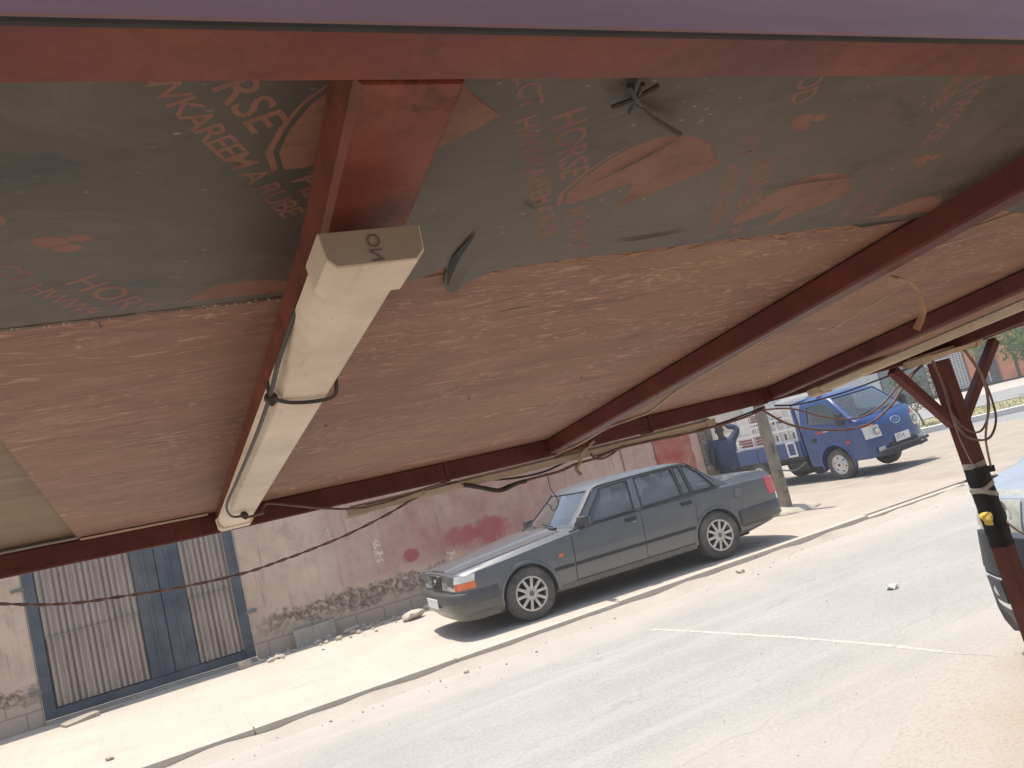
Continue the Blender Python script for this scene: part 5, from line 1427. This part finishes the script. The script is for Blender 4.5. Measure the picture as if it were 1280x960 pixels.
# cargo: white racks standing in the bed (top-level things)
def rack(label, x0, x1, y, z0, z1, cols, rows, dark, slatmat='maroon_slat', txt=None, solid=False):
    t = thing('metal_rack', label, 'rack', TM @ Vector(((x0+x1)/2, y, z0)), tt, 'white racks loaded on the truck')
    cx = (x0+x1)/2; L = x1-x0; Hh = z1-z0
    bm = BM()
    for x in (-L/2, L/2-.05): 
        for yy in (-.20, .16): box(bm, x, x+.05, yy, yy+.04, 0, Hh, .004)
    for z in [0, Hh-.05]+[Hh*k/rows for k in range(1, rows)]: box(bm, -L/2+.05, L/2-.05, .16, .20, z, z+.05); box(bm, -L/2+.05, L/2-.05, -.20, -.16, z, z+.05)
    for k in range(1, cols): box(bm, -L/2+L*k/cols-.02, -L/2+L*k/cols+.02, .162, .198, .05, Hh-.05)
    obj('rack_frame', bm, 'white_metal', t)
    bm = BM(); box(bm, -L/2+.05, L/2-.05, .10, .115, .05, Hh-.05); obj('back_sheet', bm, 'white_metal', t)
    bm = BM(); n = 0
    for (c, r) in dark:
        w = L/cols; h = Hh/rows; x = -L/2+w*c; z = h*r
        for k in range(3):
            box(bm, x+.05, x+w-.04, .118, .15, z+h*(.22+.25*k), z+h*(.22+.25*k)+h*.13); n += 1
    if n: obj('slat', bm, slatmat, t)
    else: bm.free()
    return t, L, Hh
r1, L1, H1 = rack('white rack with maroon slats and black lettering left of the concrete pole', 2.86, 3.95, .60, .70, 1.78, 2, 4, [(0, 1), (1, 1), (0, 3), (0, 2)] , )
M = frame3((-.02, .205, H1*.56), (-1, 0, 0), (0, 0, 1)); 
bm = BM(); box(bm, -L1/2+.03, -.01, .20, .206, H1*.53, H1*.72); sg = obj('sign_panel', bm, 'white_metal', r1)
M = frame3((-.06, .208, H1*.56), (-1, 0, 0), (0, 0, 1)); text('lettering', 'RS 0', .16, M, 'ink', sg, .85)
r2, L2, H2 = rack('plain white rack with square openings between the concrete pole and the cab', 2.0, 2.82, .60, .70, 1.75, 3, 4, [])
bm = BM()
for k in range(3): box(bm, -L2/2+.06+k*.26, -L2/2+.20+k*.26, .116, .122, .33, .46)
obj('opening', bm, 'steel_grey', r2)
bm = BM()
for k in (0, 1): box(bm, -.05+k*.20, .10+k*.20, .116, .124, .72, .86)
obj('blue_panel', bm, 'navy_paint', r2)
r3, L3, H3 = rack('low white rack with maroon slats at the tail end of the truck bed', 3.98, 4.66, .58, .70, 1.45, 2, 3, [(0, 1), (1, 1), (0, 2)])
for (x0, x1, y0, y1, z1, lb) in ((2.0, 3.2, -.75, .20, 1.95, 'tall white boxed panel stack at the front of the truck bed behind the racks'), (3.3, 4.6, -.75, .20, 1.72, 'lower white boxed panel stack at the rear of the truck bed behind the racks')):
    t = thing('panel_stack', lb, 'panels', TM @ Vector(((x0+x1)/2, (y0+y1)/2, .70)), tt)
    bm = BM(); L = x1-x0; Wd = y1-y0
    for k in range(6): box(bm, -L/2+.01*k, L/2-.012*k, -Wd/2+Wd*k/6, -Wd/2+Wd*(k+.8)/6, 0, z1-.70-.04*(k % 3), .005)
    obj('panel', bm, 'white_metal', t)

# ------------------------------------------------------------------ SUV at the right edge, facing left
SU = thing('suv', 'silver blue sport utility vehicle with black bumper nosing in from the right behind the post', 'car', (4.40, 2.72, -.1), rad(0))
XFs = [(.14, .10), (.25, .02), (.55, .0), (.72, .03), (.88, .06), (1.02, .12), (1.07, .22), (1.10, .42), (1.12, .60), (1.17, .70), (1.36, 1.04), (1.56, 1.45), (1.66, 1.85), (1.73, 2.4)]
XRs = [(.14, 4.5), (.5, 4.6), (1.1, 4.58), (1.6, 4.35), (1.68, 4.2), (1.73, 3.9)]
CWs = [(.14, .84), (.3, .89), (.6, .93), (.9, .925), (1.07, .905), (1.14, .88), (1.6, .70), (1.68, .63), (1.73, .48)]
def sslice(z, nf=13, ns=12):
    xf, xr, cw = interp(z, XFs), interp(z, XRs), interp(z, CWs)
    fx = lambda c: xf+(.34 if z < 1.09 else .22)*abs(c/cw)**3.2
    k = .96; cs = [-cw*k+2*cw*k*i/(nf-1) for i in range(nf)]
    P = [(fx(c), c, z) for c in cs]; a = fx(cw*k)+.07
    P += [(a+(xr-.06-a)*i/(ns-1), cw, z) for i in range(ns)]
    P += [(xr, cw*.9, z), (xr+.04, 0, z), (xr, -cw*.9, z)]
    P += [(xr-.06+(a-xr+.06)*i/(ns-1), -cw, z) for i in range(ns)]
    return P
zl = [.14, .2, .25, .35, .45, .55, .64, .72, .77, .82, .9, .96, 1.02, 1.05, 1.07, 1.085, 1.10, 1.11, 1.12, 1.14, 1.17, 1.2, 1.25, 1.35, 1.45, 1.55, 1.60, 1.64, 1.68, 1.71, 1.73]
bm = BM(); loft(bm, [sslice(z) for z in zl]); sb = obj('body', bm, 'suv_paint', SU)
cut = []
for xa in (1.0, 3.65):
    for s in (-1, 1):
        bm = BM(); n = 36
        A = [bm.verts.new((xa+.40*math.cos(2*math.pi*k/n), s*.62, .36+.40*math.sin(2*math.pi*k/n))) for k in range(n)]
        B = [bm.verts.new((xa+.40*math.cos(2*math.pi*k/n), s*1.2, .36+.40*math.sin(2*math.pi*k/n))) for k in range(n)]
        bm.faces.new(A); bm.faces.new(B[::-1])
        for k in range(n): bm.faces.new((A[k], A[(k+1) % n], B[(k+1) % n], B[k]))
        cut.append(bm)
bm = BM(); prism(bm, [(-.81, 1.15), (.81, 1.15), (.66, 1.59), (-.66, 1.59)], (.4, 2.08), lambda u, v, w: (w, u, v)); cut.append(bm)
WS = [[(1.75, 1.18), (2.55, 1.18), (2.60, 1.58), (2.12, 1.58)], [(2.65, 1.18), (3.5, 1.18), (3.45, 1.58), (2.70, 1.58)], [(3.58, 1.20), (4.2, 1.22), (4.05, 1.55), (3.55, 1.57)]]
for Wp in WS:
    bm = BM(); prism(bm, Wp, (-1, 1), sy3); cut.append(bm)
boolean(sb, cut); sb.data.shade_smooth(); sb.data.set_sharp_from_angle(angle=rad(32))
scw = lambda z: interp(z, CWs)
for s in (-1, 1):
    for Wp in WS:
        bm = BM(); bm.faces.new([bm.verts.new((u, s*(scw(v)-.03), v)) for u, v in [(p[0]+(.02 if i in (1, 2) else -.02), p[1]+(.02 if i > 1 else -.02)) for i, p in enumerate(Wp)]]); obj('side_window', bm, 'glass_side', SU, recalc=False)
bm = BM(); R = []
for j in range(6):
    z = 1.14+.46*j/5; cw = scw(z); half = .83-(z-1.14)*.31
    R.append([(interp(z, XFs)+.22*abs(c/cw)**3.2+.025, c, z) for c in [-half+2*half*i/12 for i in range(13)]])
loft(bm, R, closed=False); obj('windscreen', bm, 'glass_blue', SU, smooth=80)
bm = BM(); box(bm, 1.55, 2.05, -.62, .62, 1.13, 1.5, .04); box(bm, .80, 1.6, -.70, .70, 1.152, 1.165); obj('dashboard', bm, 'trim_black', SU)  # dark filler box added to darken the cabin behind the windscreen, plus dash top
def sband(name, z0, z1, off, cs, mat, par=SU, nz=4, th=.05):
    bm = BM(); R = []
    for c in cs:
        r = []
        zs = [z0+(z1-z0)*k/nz for k in range(nz+1)]
        def fx(z):
            cw = scw(z); return interp(z, XFs)+(.34 if z < 1.09 else .22)*abs(min(abs(c), cw*.985)/cw)**3.2
        sc = 1.0+off*.7
        r = [(fx(z)-off, c*sc, z) for z in zs]+[(fx(z)+th, c*.97, z) for z in zs[::-1]]
        R.append(r)
    loft(bm, R); return obj(name, bm, mat, par, smooth=40)
for s in (-1, 1):
    cs = [s*c for c in (.43, .50, .58, .66, .74, .80, .85, .88, .90)]
    hl = sband('headlamp', .835, 1.055, .010, cs, 'lamp_frosted')
    bm = BM(); lathe_pts = None
    n = 24
    c0 = .575; x = interp(.945, XFs)+.34*(c0/.925)**3.2-.012
    nrm = Vector((-.925, s*.38, 0)); e = Vector((.38, s*.925, 0))
    for nm, r0_, r1_, off, k in (('lamp_bezel', .084, .066, .012, 'chrome'), ('lamp_ring', .066, .048, .014, 'suv_black'), ('lamp_bowl', .048, .0, .013, 'reflector')):
        bm2 = BM(); A = []
        for q in range(n):
            a = 2*math.pi*q/n; d_ = e*math.cos(a)+Vector((0, 0, 1))*math.sin(a); c_ = Vector((x, s*c0, .945))+nrm*off
            A.append((bm2.verts.new(c_+d_*r0_), bm2.verts.new(c_+d_*max(r1_, .002)+nrm*.004)))
        for q in range(n): bm2.faces.new((A[q][0], A[(q+1) % n][0], A[(q+1) % n][1], A[q][1]))
        if r1_ == 0: bm2.faces.new([a[1] for a in A])
        obj(nm, bm2, k, hl)
    bm.free()
    sband('fog_lamp_surround', .36, .56, .022, [s*c for c in (.62, .70, .78, .83, .86)], 'chrome')
    fl = sband('fog_lamp_pocket', .40, .54, .030, [s*c for c in (.66, .72, .79, .83)], 'suv_black')
    bm = BM(); lathe_y(bm, [(0, 0), (.04, 0), (.045, .01)], 0, 0, 0, 16); bmesh.ops.transform(bm, matrix=Matrix.Translation((.155, s*.74, .47)) @ Matrix.Rotation(rad(-90*1), 4, 'Z'), verts=bm.verts[:]); obj('fog_lamp', bm, 'headlamp', fl)
cs = [-.915+1.83*i/24 for i in range(25)]
sband('front_bumper', .58, .80, .016, cs, 'suv_black', nz=3)
sband('lower_bumper', .13, .575, .012, cs, 'suv_black', nz=5)
sband('grille', .84, 1.03, .012, [-.40+.80*i/10 for i in range(11)], 'suv_black')
bm = BM()
for k in range(4): bar(bm, (.045+.012*k, -.38, .87+.037*k), (.045+.012*k, .38, .87+.037*k), .02, .012)
obj('grille_bar', bm, 'chrome', SU)
bm = BM(); box(bm, .5, 4.4, -.7, .7, .2, .4); obj('underbody', bm, 'undercarriage', SU)
for xa in (1.0, 3.65):
    for s in (-1, 1): wheel(SU, xa, s*.80, .36, .36, .22, .23, s, 'alloy')
for s in (-1, 1):
    bm = BM(); boxm(bm, (.13, .20, .17), Matrix.Translation((1.72, s*1.0, 1.20)), .04); bar(bm, (1.75, s*.84, 1.16), (1.74, s*.95, 1.17), .05, .04); obj('door_mirror', bm, 'suv_paint', SU, smooth=50)
for y in (-.38, .38):
    bm = BM(); boxm(bm, (.13, .5, .65), Matrix.Translation((2.6, y, 1.0)) @ Matrix.Rotation(rad(14), 4, 'Y'), .05); boxm(bm, (.1, .26, .18), Matrix.Translation((2.72, y, 1.42)), .03); obj('seat', bm, 'seat', SU, smooth=50)

# ------------------------------------------------------------------ concrete pole
PL = thing('concrete_pole', 'square grey concrete utility pole with black painted marks set in a rubble mound', 'pole', (9.76, 10.86, 0))
bm = BM(); R = []
for k in range(24):
    z = -.2+k*.2; w = .078-.004*z
    R.append([(sx*w, sy*w, z) for sx, sy in ((-1, -.9), (-.9, -1), (.9, -1), (1, -.9), (1, .9), (.9, 1), (-.9, 1), (-1, .9))])
loft(bm, R)
for v in bm.verts:
    v.co += noise.noise_vector(v.co*6)*.006
SH = obj('shaft', bm, 'pole_concrete', PL, smooth=35)
SH.rotation_euler = (0, 0, rad(4))
M = frame3((-.055, -.083, .60), (1, 0, 0), (0, 0, 1)); text('painted_mark', 'B', .19, M, 'ink', SH)
bm = BM(); bm.faces.new([bm.verts.new(p) for p in ((-.05, -.081, 1.03), (.0, -.081, 1.0), (.02, -.0805, 1.1), (-.02, -.080, 1.22), (-.05, -.080, 1.2), (-.03, -.080, 1.10))]); obj('painted_mark', bm, 'ink', SH, recalc=False)
bm = BM(); box(bm, -.06, .05, -.085, -.080, .345, .362); obj('painted_mark', bm, 'ink', SH)
bm = BM(); bmesh.ops.create_uvsphere(bm, u_segments=28, v_segments=14, radius=1)
bmesh.ops.scale(bm, vec=(.46, .42, .13), verts=bm.verts[:]); rough_up(bm, .04, 7, 2)
o = obj('base_mound', bm, 'mound', PL, smooth=50); o.location = (.12, -.02, -.01)

# ------------------------------------------------------------------ person beside the truck bed
def skin_obj(name, verts, edges, mat, parent, sub=2, root=0):
    me = bpy.data.meshes.new(name); me.from_pydata([v[:3] for v in verts], edges, [])
    o = bpy.data.objects.new(name, me); COL.objects.link(o)
    o.modifiers.new('s', 'SKIN'); sv = me.skin_vertices[0].data
    for i, v in enumerate(verts):
        r = v[3]; sv[i].radius = r if isinstance(r, tuple) else (r, r)
        sv[i].use_root = (i == root)
    sd = o.modifiers.new('d', 'SUBSURF'); sd.levels = sub; sd.render_levels = sub
    dg = bpy.context.evaluated_depsgraph_get(); dg.update()
    m2 = bpy.data.meshes.new_from_object(o.evaluated_get(dg)); m2.name = name
    bpy.data.objects.remove(o); bpy.data.meshes.remove(me)
    m2.materials.clear(); m2.materials.append(MATS[mat]); m2.shade_smooth()
    o = bpy.data.objects.new(name, m2); COL.objects.link(o); o.parent = parent; return o
PE = thing('person', 'person in a loose navy shirt seen from behind with one arm raised to the head', 'person', (10.36, 12.78, -.0), rad(58))
# facing local +x (away from the road), right = -y
V, Ed = [], []
def av(x, y, z, r, link=None):
    V.append((x, y, z, r))
    if link is not None: Ed.append((link, len(V)-1))
    return len(V)-1
ARMS = (((-1), (.02, -.36, 1.56), (.10, -.10, 1.70)), ((1), (-.02, .27, 1.14), (.08, .25, .90)))
pel = av(0, 0, .95, (.15, .12)); sp = av(-.01, 0, 1.12, (.14, .105), pel); ch = av(0, 0, 1.30, (.165, .115), sp); nk0 = av(.015, 0, 1.42, (.09, .075), ch); nk = av(.03, 0, 1.49, .052, nk0)
h1 = av(.045, 0, 1.55, (.068, .078), nk); h2 = av(.045, 0, 1.63, (.076, .088), h1); h3 = av(.035, 0, 1.70, (.055, .065), h2)
nose = av(.135, 0, 1.585, .014, h1)
for s, e_, h_ in ARMS:
    sh = av(.0, s*.175, 1.38, .062, ch); el = av(*e_, .046, sh); wr = av(*h_, .030, el)
    d = (Vector(h_)-Vector(e_)).normalized(); q = d.orthogonal().normalized()
    W = lambda t_, o_=0, u=0: tuple(Vector(h_)+d*t_+Vector((1, 0, 0))*o_+q*u)
    pm = av(*W(.065), (.034, .022), wr)
    for k, l in enumerate((.055, .068, .066, .05)):
        o_ = -.027+.018*k
        f1 = av(*W(.10, o_), .0095, pm); f2 = av(*W(.10+l*.6, o_, .006), .0085, f1); av(*W(.10+l, o_, .02), .008, f2)
    t1 = av(*W(.05, .042), .011, pm); av(*W(.085, .055, .01), .009, t1)
for s in (-1, 1):
    hp = av(0, s*.10, .88, .095, pel); kn = av(.02, s*.11, .50, .062, hp); an = av(-.02, s*.115, .10, .042, kn); av(.12, s*.125, .045, (.045, .032), an)
bd = skin_obj('body', V, Ed, 'skin', PE)
V, Ed = [], []
hem = av(.0, 0, .74, (.215, .175)); pel = av(-.01, 0, .93, (.215, .18), hem); sp = av(-.02, 0, 1.12, (.205, .165), pel); ch = av(-.01, 0, 1.29, (.205, .155), sp); nk0 = av(.012, 0, 1.41, (.115, .10), ch); av(.022, 0, 1.455, .07, nk0)
for s, e_, h_ in ARMS:
    sh = av(.0, s*.185, 1.37, .090, ch); el = av(*e_, .072, sh); m_ = Vector(e_).lerp(Vector(h_), .8); wr = av(*m_, .055, el)
sh_ = skin_obj('shirt', V, Ed, 'shirt', PE)
for v in sh_.data.vertices: v.co += noise.noise_vector(Vector((v.co.x*7, v.co.y*7, v.co.z*3.5)))*.022
V, Ed = [], []
pel = av(0, 0, .96, (.165, .135))
for s in (-1, 1):
    hp = av(0, s*.10, .86, .112, pel); kn = av(.02, s*.11, .50, .080, hp); an = av(-.02, s*.115, .10, .066, kn)
skin_obj('trousers', V, Ed, 'trousers', PE)
bm = BM(); bmesh.ops.create_icosphere(bm, subdivisions=3, radius=1); bmesh.ops.scale(bm, vec=(.092, .083, .10), verts=bm.verts[:])
for v in bm.verts:
    if v.co.z < -.02 and v.co.x > -.02: v.co *= .8
rough_up(bm, .004, 60); o = obj('hair', bm, 'hair', PE, smooth=60); o.location = (.028, 0, 1.645)
for s in (-1, 1):
    bm = BM(); bmesh.ops.create_icosphere(bm, subdivisions=2, radius=1); bmesh.ops.scale(bm, vec=(.022, .010, .032), verts=bm.verts[:]); o = obj('ear', bm, 'skin', PE, smooth=60); o.location = (.04, s*.082, 1.595)
    bm = BM(); bmesh.ops.create_icosphere(bm, subdivisions=2, radius=.011); o = obj('eye', bm, 'plate', PE, smooth=60); o.location = (.118, s*.032, 1.61)
bm = BM(); boxm(bm, (.01, .045, .010), Matrix.Translation((.120, 0, 1.545)), .003); obj('mouth', bm, 'hair', PE)
for s in (-1, 1):
    bm = BM(); boxm(bm, (.27, .10, .085), Matrix.Translation((.06, s*.12, .045)), .03); obj('shoe', bm, 'trim_black', PE, smooth=50)

# ------------------------------------------------------------------ far side of the main road
BG = thing('roadside_building', 'low shopfront with orange pillars dark shutters and white lattice across the main road', 'building', (*sn(17.5, 57), 0))
def bpart(name, mat, s0, s1, n0, n1, z0, z1):
    bm = BM(); prism(bm, [sn(s0, n0), sn(s1, n0), sn(s1, n1), sn(s0, n1)], (z0, z1), lambda u, v, w: (u, v, w)); return wpart(name, bm, mat, BG)
for s0, s1 in ((18.2, 18.75), (20.0, 20.85), (21.1, 21.4), (24.5, 25.2)): bpart('pillar', 'orange_wall', s0, s1, 56.7, 57.2, 0, 3.4)
for s0, s1 in ((18.75, 20.0), (21.4, 24.5)):
    bpart('shutter', 'dark_gate', s0, s1, 57.1, 57.3, 0, 2.9)
    bpart('shutter_bar', 'lattice_white', (s0+s1)/2-.04, (s0+s1)/2+.04, 57.0, 57.09, 0.1, 1.2)
bpart('shutter', 'dark_gate', 20.85, 21.1, 57.0, 57.2, 0, 3.0)
bpart('fascia', 'orange_wall', 14, 26, 57.05, 57.4, 2.95, 3.7)
bpart('wall', 'teal_wall', 13.0, 15.7, 57.0, 57.3, 0, 2.94)
bpart('wall', 'pale_wall', 4, 12.9, 57.0, 57.3, 0, 2.6)
bpart('wall', 'teal_wall', 12, 26, 57.6, 61, 0, 4.2)
bm = BM()
for k in range(13):
    s = 15.8+k*.185; prism(bm, [sn(s, 56.9), sn(s+.05, 56.9), sn(s+.05, 56.98), sn(s, 56.98)], (.1, 2.9), lambda u, v, w: (u, v, w))
for k in range(20):
    z = .12+k*.14; prism(bm, [sn(15.75, 56.86), sn(18.1, 56.86), sn(18.1, 56.89), sn(15.75, 56.89)], (z, z+.06), lambda u, v, w: (u, v, w))
wpart('lattice_screen', bm, 'lattice_white', BG)
bpart('shutter', 'teal_wall', 15.75, 18.15, 57.15, 57.35, 0, 2.9)
t = thing('boundary_wall', 'distant cream boundary wall closing the end of the side lane', 'wall', (14, 44, 0))
bm = BM(); box(bm, -14, 24, -.15, .15, -.1, 2.3); box(bm, -14, 24, -.2, .2, 2.3, 2.4)
for k in range(10): box(bm, -14+k*4.2, -13.7+k*4.2, -.22, .22, -.1, 2.46)
obj('wall_panel', bm, 'cream_wall', t)

def tree(name, label, loc, trunk, clumps, nleaf, size, mat, seed, catg='tree'):
    random.seed(seed); t = thing(name, label, catg, loc)
    bm = BM()
    for pts, r0, r1 in trunk: tube(bm, pts, r0, 8, 4, r1)
    obj('trunk', bm, 'bark', t, smooth=70)
    bm = BM()
    for i in range(nleaf):
        c, R_ = random.choice(clumps)
        d = Vector((random.gauss(0, 1), random.gauss(0, 1), random.gauss(0, 1))).normalized()*(random.random()**.45)
        p = Vector(c)+Vector((d.x*R_[0], d.y*R_[1], d.z*R_[2]))
        n_ = Vector((random.gauss(0, 1), random.gauss(0, 1), random.gauss(.6, 1))).normalized()
        a = n_.orthogonal().normalized(); a.rotate(Matrix.Rotation(random.random()*6.28, 3, n_)); b2 = n_.cross(a)
        l = size*random.uniform(.6, 1.3); w = l*.42
        bm.faces.new([bm.verts.new(p+q) for q in (-a*l, b2*w, a*l, -b2*w)])
    obj('crown', bm, mat, t, recalc=False); return t
cl = [((random.uniform(-1.9, 1.9), random.uniform(-1.9, 1.9), random.uniform(1.5, 4.0)), (.75, .75, .5)) for k in range(26)]
tree('roadside_tree', 'bright green leafy tree at the right edge on the median', (33.2, 20.0, -.02), [([(0, 0, 0), (.05, 0, .9), (0, .05, 1.7), (.1, 0, 3.2)], .11, .03), ([(0, 0, 1.0), (-.7, .3, 1.5), (-1.6, .7, 1.9)], .05, .012), ([(0, 0, 1.1), (.7, -.3, 1.8), (1.4, -.8, 2.6)], .05, .012), ([(0, 0, 1.3), (-.3, -.6, 2.2), (-.6, -1.2, 3)], .05, .012)], cl, 5200, .10, 'leaf_fresh', 21)
cl = [((random.uniform(-.55, .55), random.uniform(-.6, .5), random.uniform(.75, 1.75)), (.32, .32, .24)) for k in range(14)]
tree('roadside_bush', 'sparse olive bush with a thin leaning stem on the median beyond the truck', (24.35, 19.45, -.02), [([(0, 0, 0), (-.05, .05, .4), (-.25, .15, .8), (-.35, .25, 1.3)], .035, .01), ([(-.1, .1, .5), (.15, 0, .9), (.3, -.1, 1.4)], .02, .008)], cl, 1500, .055, 'leaf_olive', 22, 'bush')
# grass tufts on the median: stuff
random.seed(31); bm = BM()
for i in range(2200):
    s = random.uniform(-6, 12); n = random.uniform(27.8, 33.2); x, y = sn(s, n); h = random.uniform(.02, .09); a = random.random()*6.28; w = .015
    dx, dy = math.cos(a)*w, math.sin(a)*w
    bm.faces.new([bm.verts.new(p) for p in ((x-dx, y-dy, -.02), (x+dx, y+dy, -.02), (x+random.uniform(-.06, .06), y+random.uniform(-.06, .06), h))])
tag(obj('grass', bm, 'dry_grass', recalc=False), kind='stuff')

m = bpy.data.materials.new('glare_haze'); m.use_nodes = True; nt = m.node_tree; nt.nodes.clear()
out = nt.nodes.new('ShaderNodeOutputMaterial'); pv = nt.nodes.new('ShaderNodeVolumePrincipled')
pv.inputs['Color'].default_value = (.95, .92, .88, 1); pv.inputs['Density'].default_value = .0042; pv.inputs['Anisotropy'].default_value = .2
nt.links.new(pv.outputs[0], out.inputs['Volume']); MATS['glare_haze'] = m
bm = BM(); box(bm, -401, 401, -401, 401, -1.2, 6.2); tag(obj('glare_haze', bm, 'glare_haze'), kind='stuff')  # volume added to lift the blacks, standing in for lens glare
# ------------------------------------------------------------------ camera, light, world
f, yaw, pitch, roll, hcam = 1008.94, .451260683, .106598497, -.241974931, 1.76842232
cy, sy = math.cos(yaw), math.sin(yaw)
fwd = Vector((sy*math.cos(pitch), cy*math.cos(pitch), math.sin(pitch)))
right = Vector((cy, -sy, 0)); up = right.cross(fwd)
c, s = math.cos(roll), math.sin(roll)
r2 = right*c+up*s; u2 = up*c-right*s
cam = bpy.data.cameras.new('camera'); co = bpy.data.objects.new('camera', cam); COL.objects.link(co)
b_ = -fwd
co.matrix_world = Matrix(((r2.x, u2.x, b_.x, 0), (r2.y, u2.y, b_.y, 0), (r2.z, u2.z, b_.z, hcam), (0, 0, 0, 1)))
cam.sensor_width = 36; cam.lens = f/1280*36; cam.clip_start = .02; cam.clip_end = 2000
S.camera = co
sun_dir = Vector((-.035, .19, .98)).normalized()
el = math.asin(sun_dir.z); az = math.atan2(sun_dir.x, sun_dir.y)
L = bpy.data.lights.new('sun', 'SUN'); L.energy = 4.4; L.angle = rad(.5); L.color = (1., .955, .88)
lo = bpy.data.objects.new('sun', L); COL.objects.link(lo); lo.rotation_euler = sun_dir.to_track_quat('Z', 'Y').to_euler(); lo.location = (0, 0, 30)
Wd_ = bpy.data.worlds.new('World'); S.world = Wd_; Wd_.use_nodes = True
nt = Wd_.node_tree; nt.nodes.clear()
sk = nt.nodes.new('ShaderNodeTexSky'); sk.sky_type = 'NISHITA'; sk.sun_disc = False; sk.sun_elevation = el; sk.sun_rotation = az
sk.dust_density = 3.; sk.air_density = 1.2
bg = nt.nodes.new('ShaderNodeBackground'); bg.inputs[1].default_value = .15
ow = nt.nodes.new('ShaderNodeOutputWorld'); nt.links.new(sk.outputs[0], bg.inputs[0]); nt.links.new(bg.outputs[0], ow.inputs[0])
S.view_settings.view_transform = 'Standard'; S.view_settings.look = 'None'; S.view_settings.gamma = 1; S.view_settings.exposure = .09
S.view_settings.use_curve_mapping = False
S.cycles.max_bounces = 10; S.cycles.diffuse_bounces = 6; S.cycles.transparent_max_bounces = 12
S.cycles.use_denoising = True
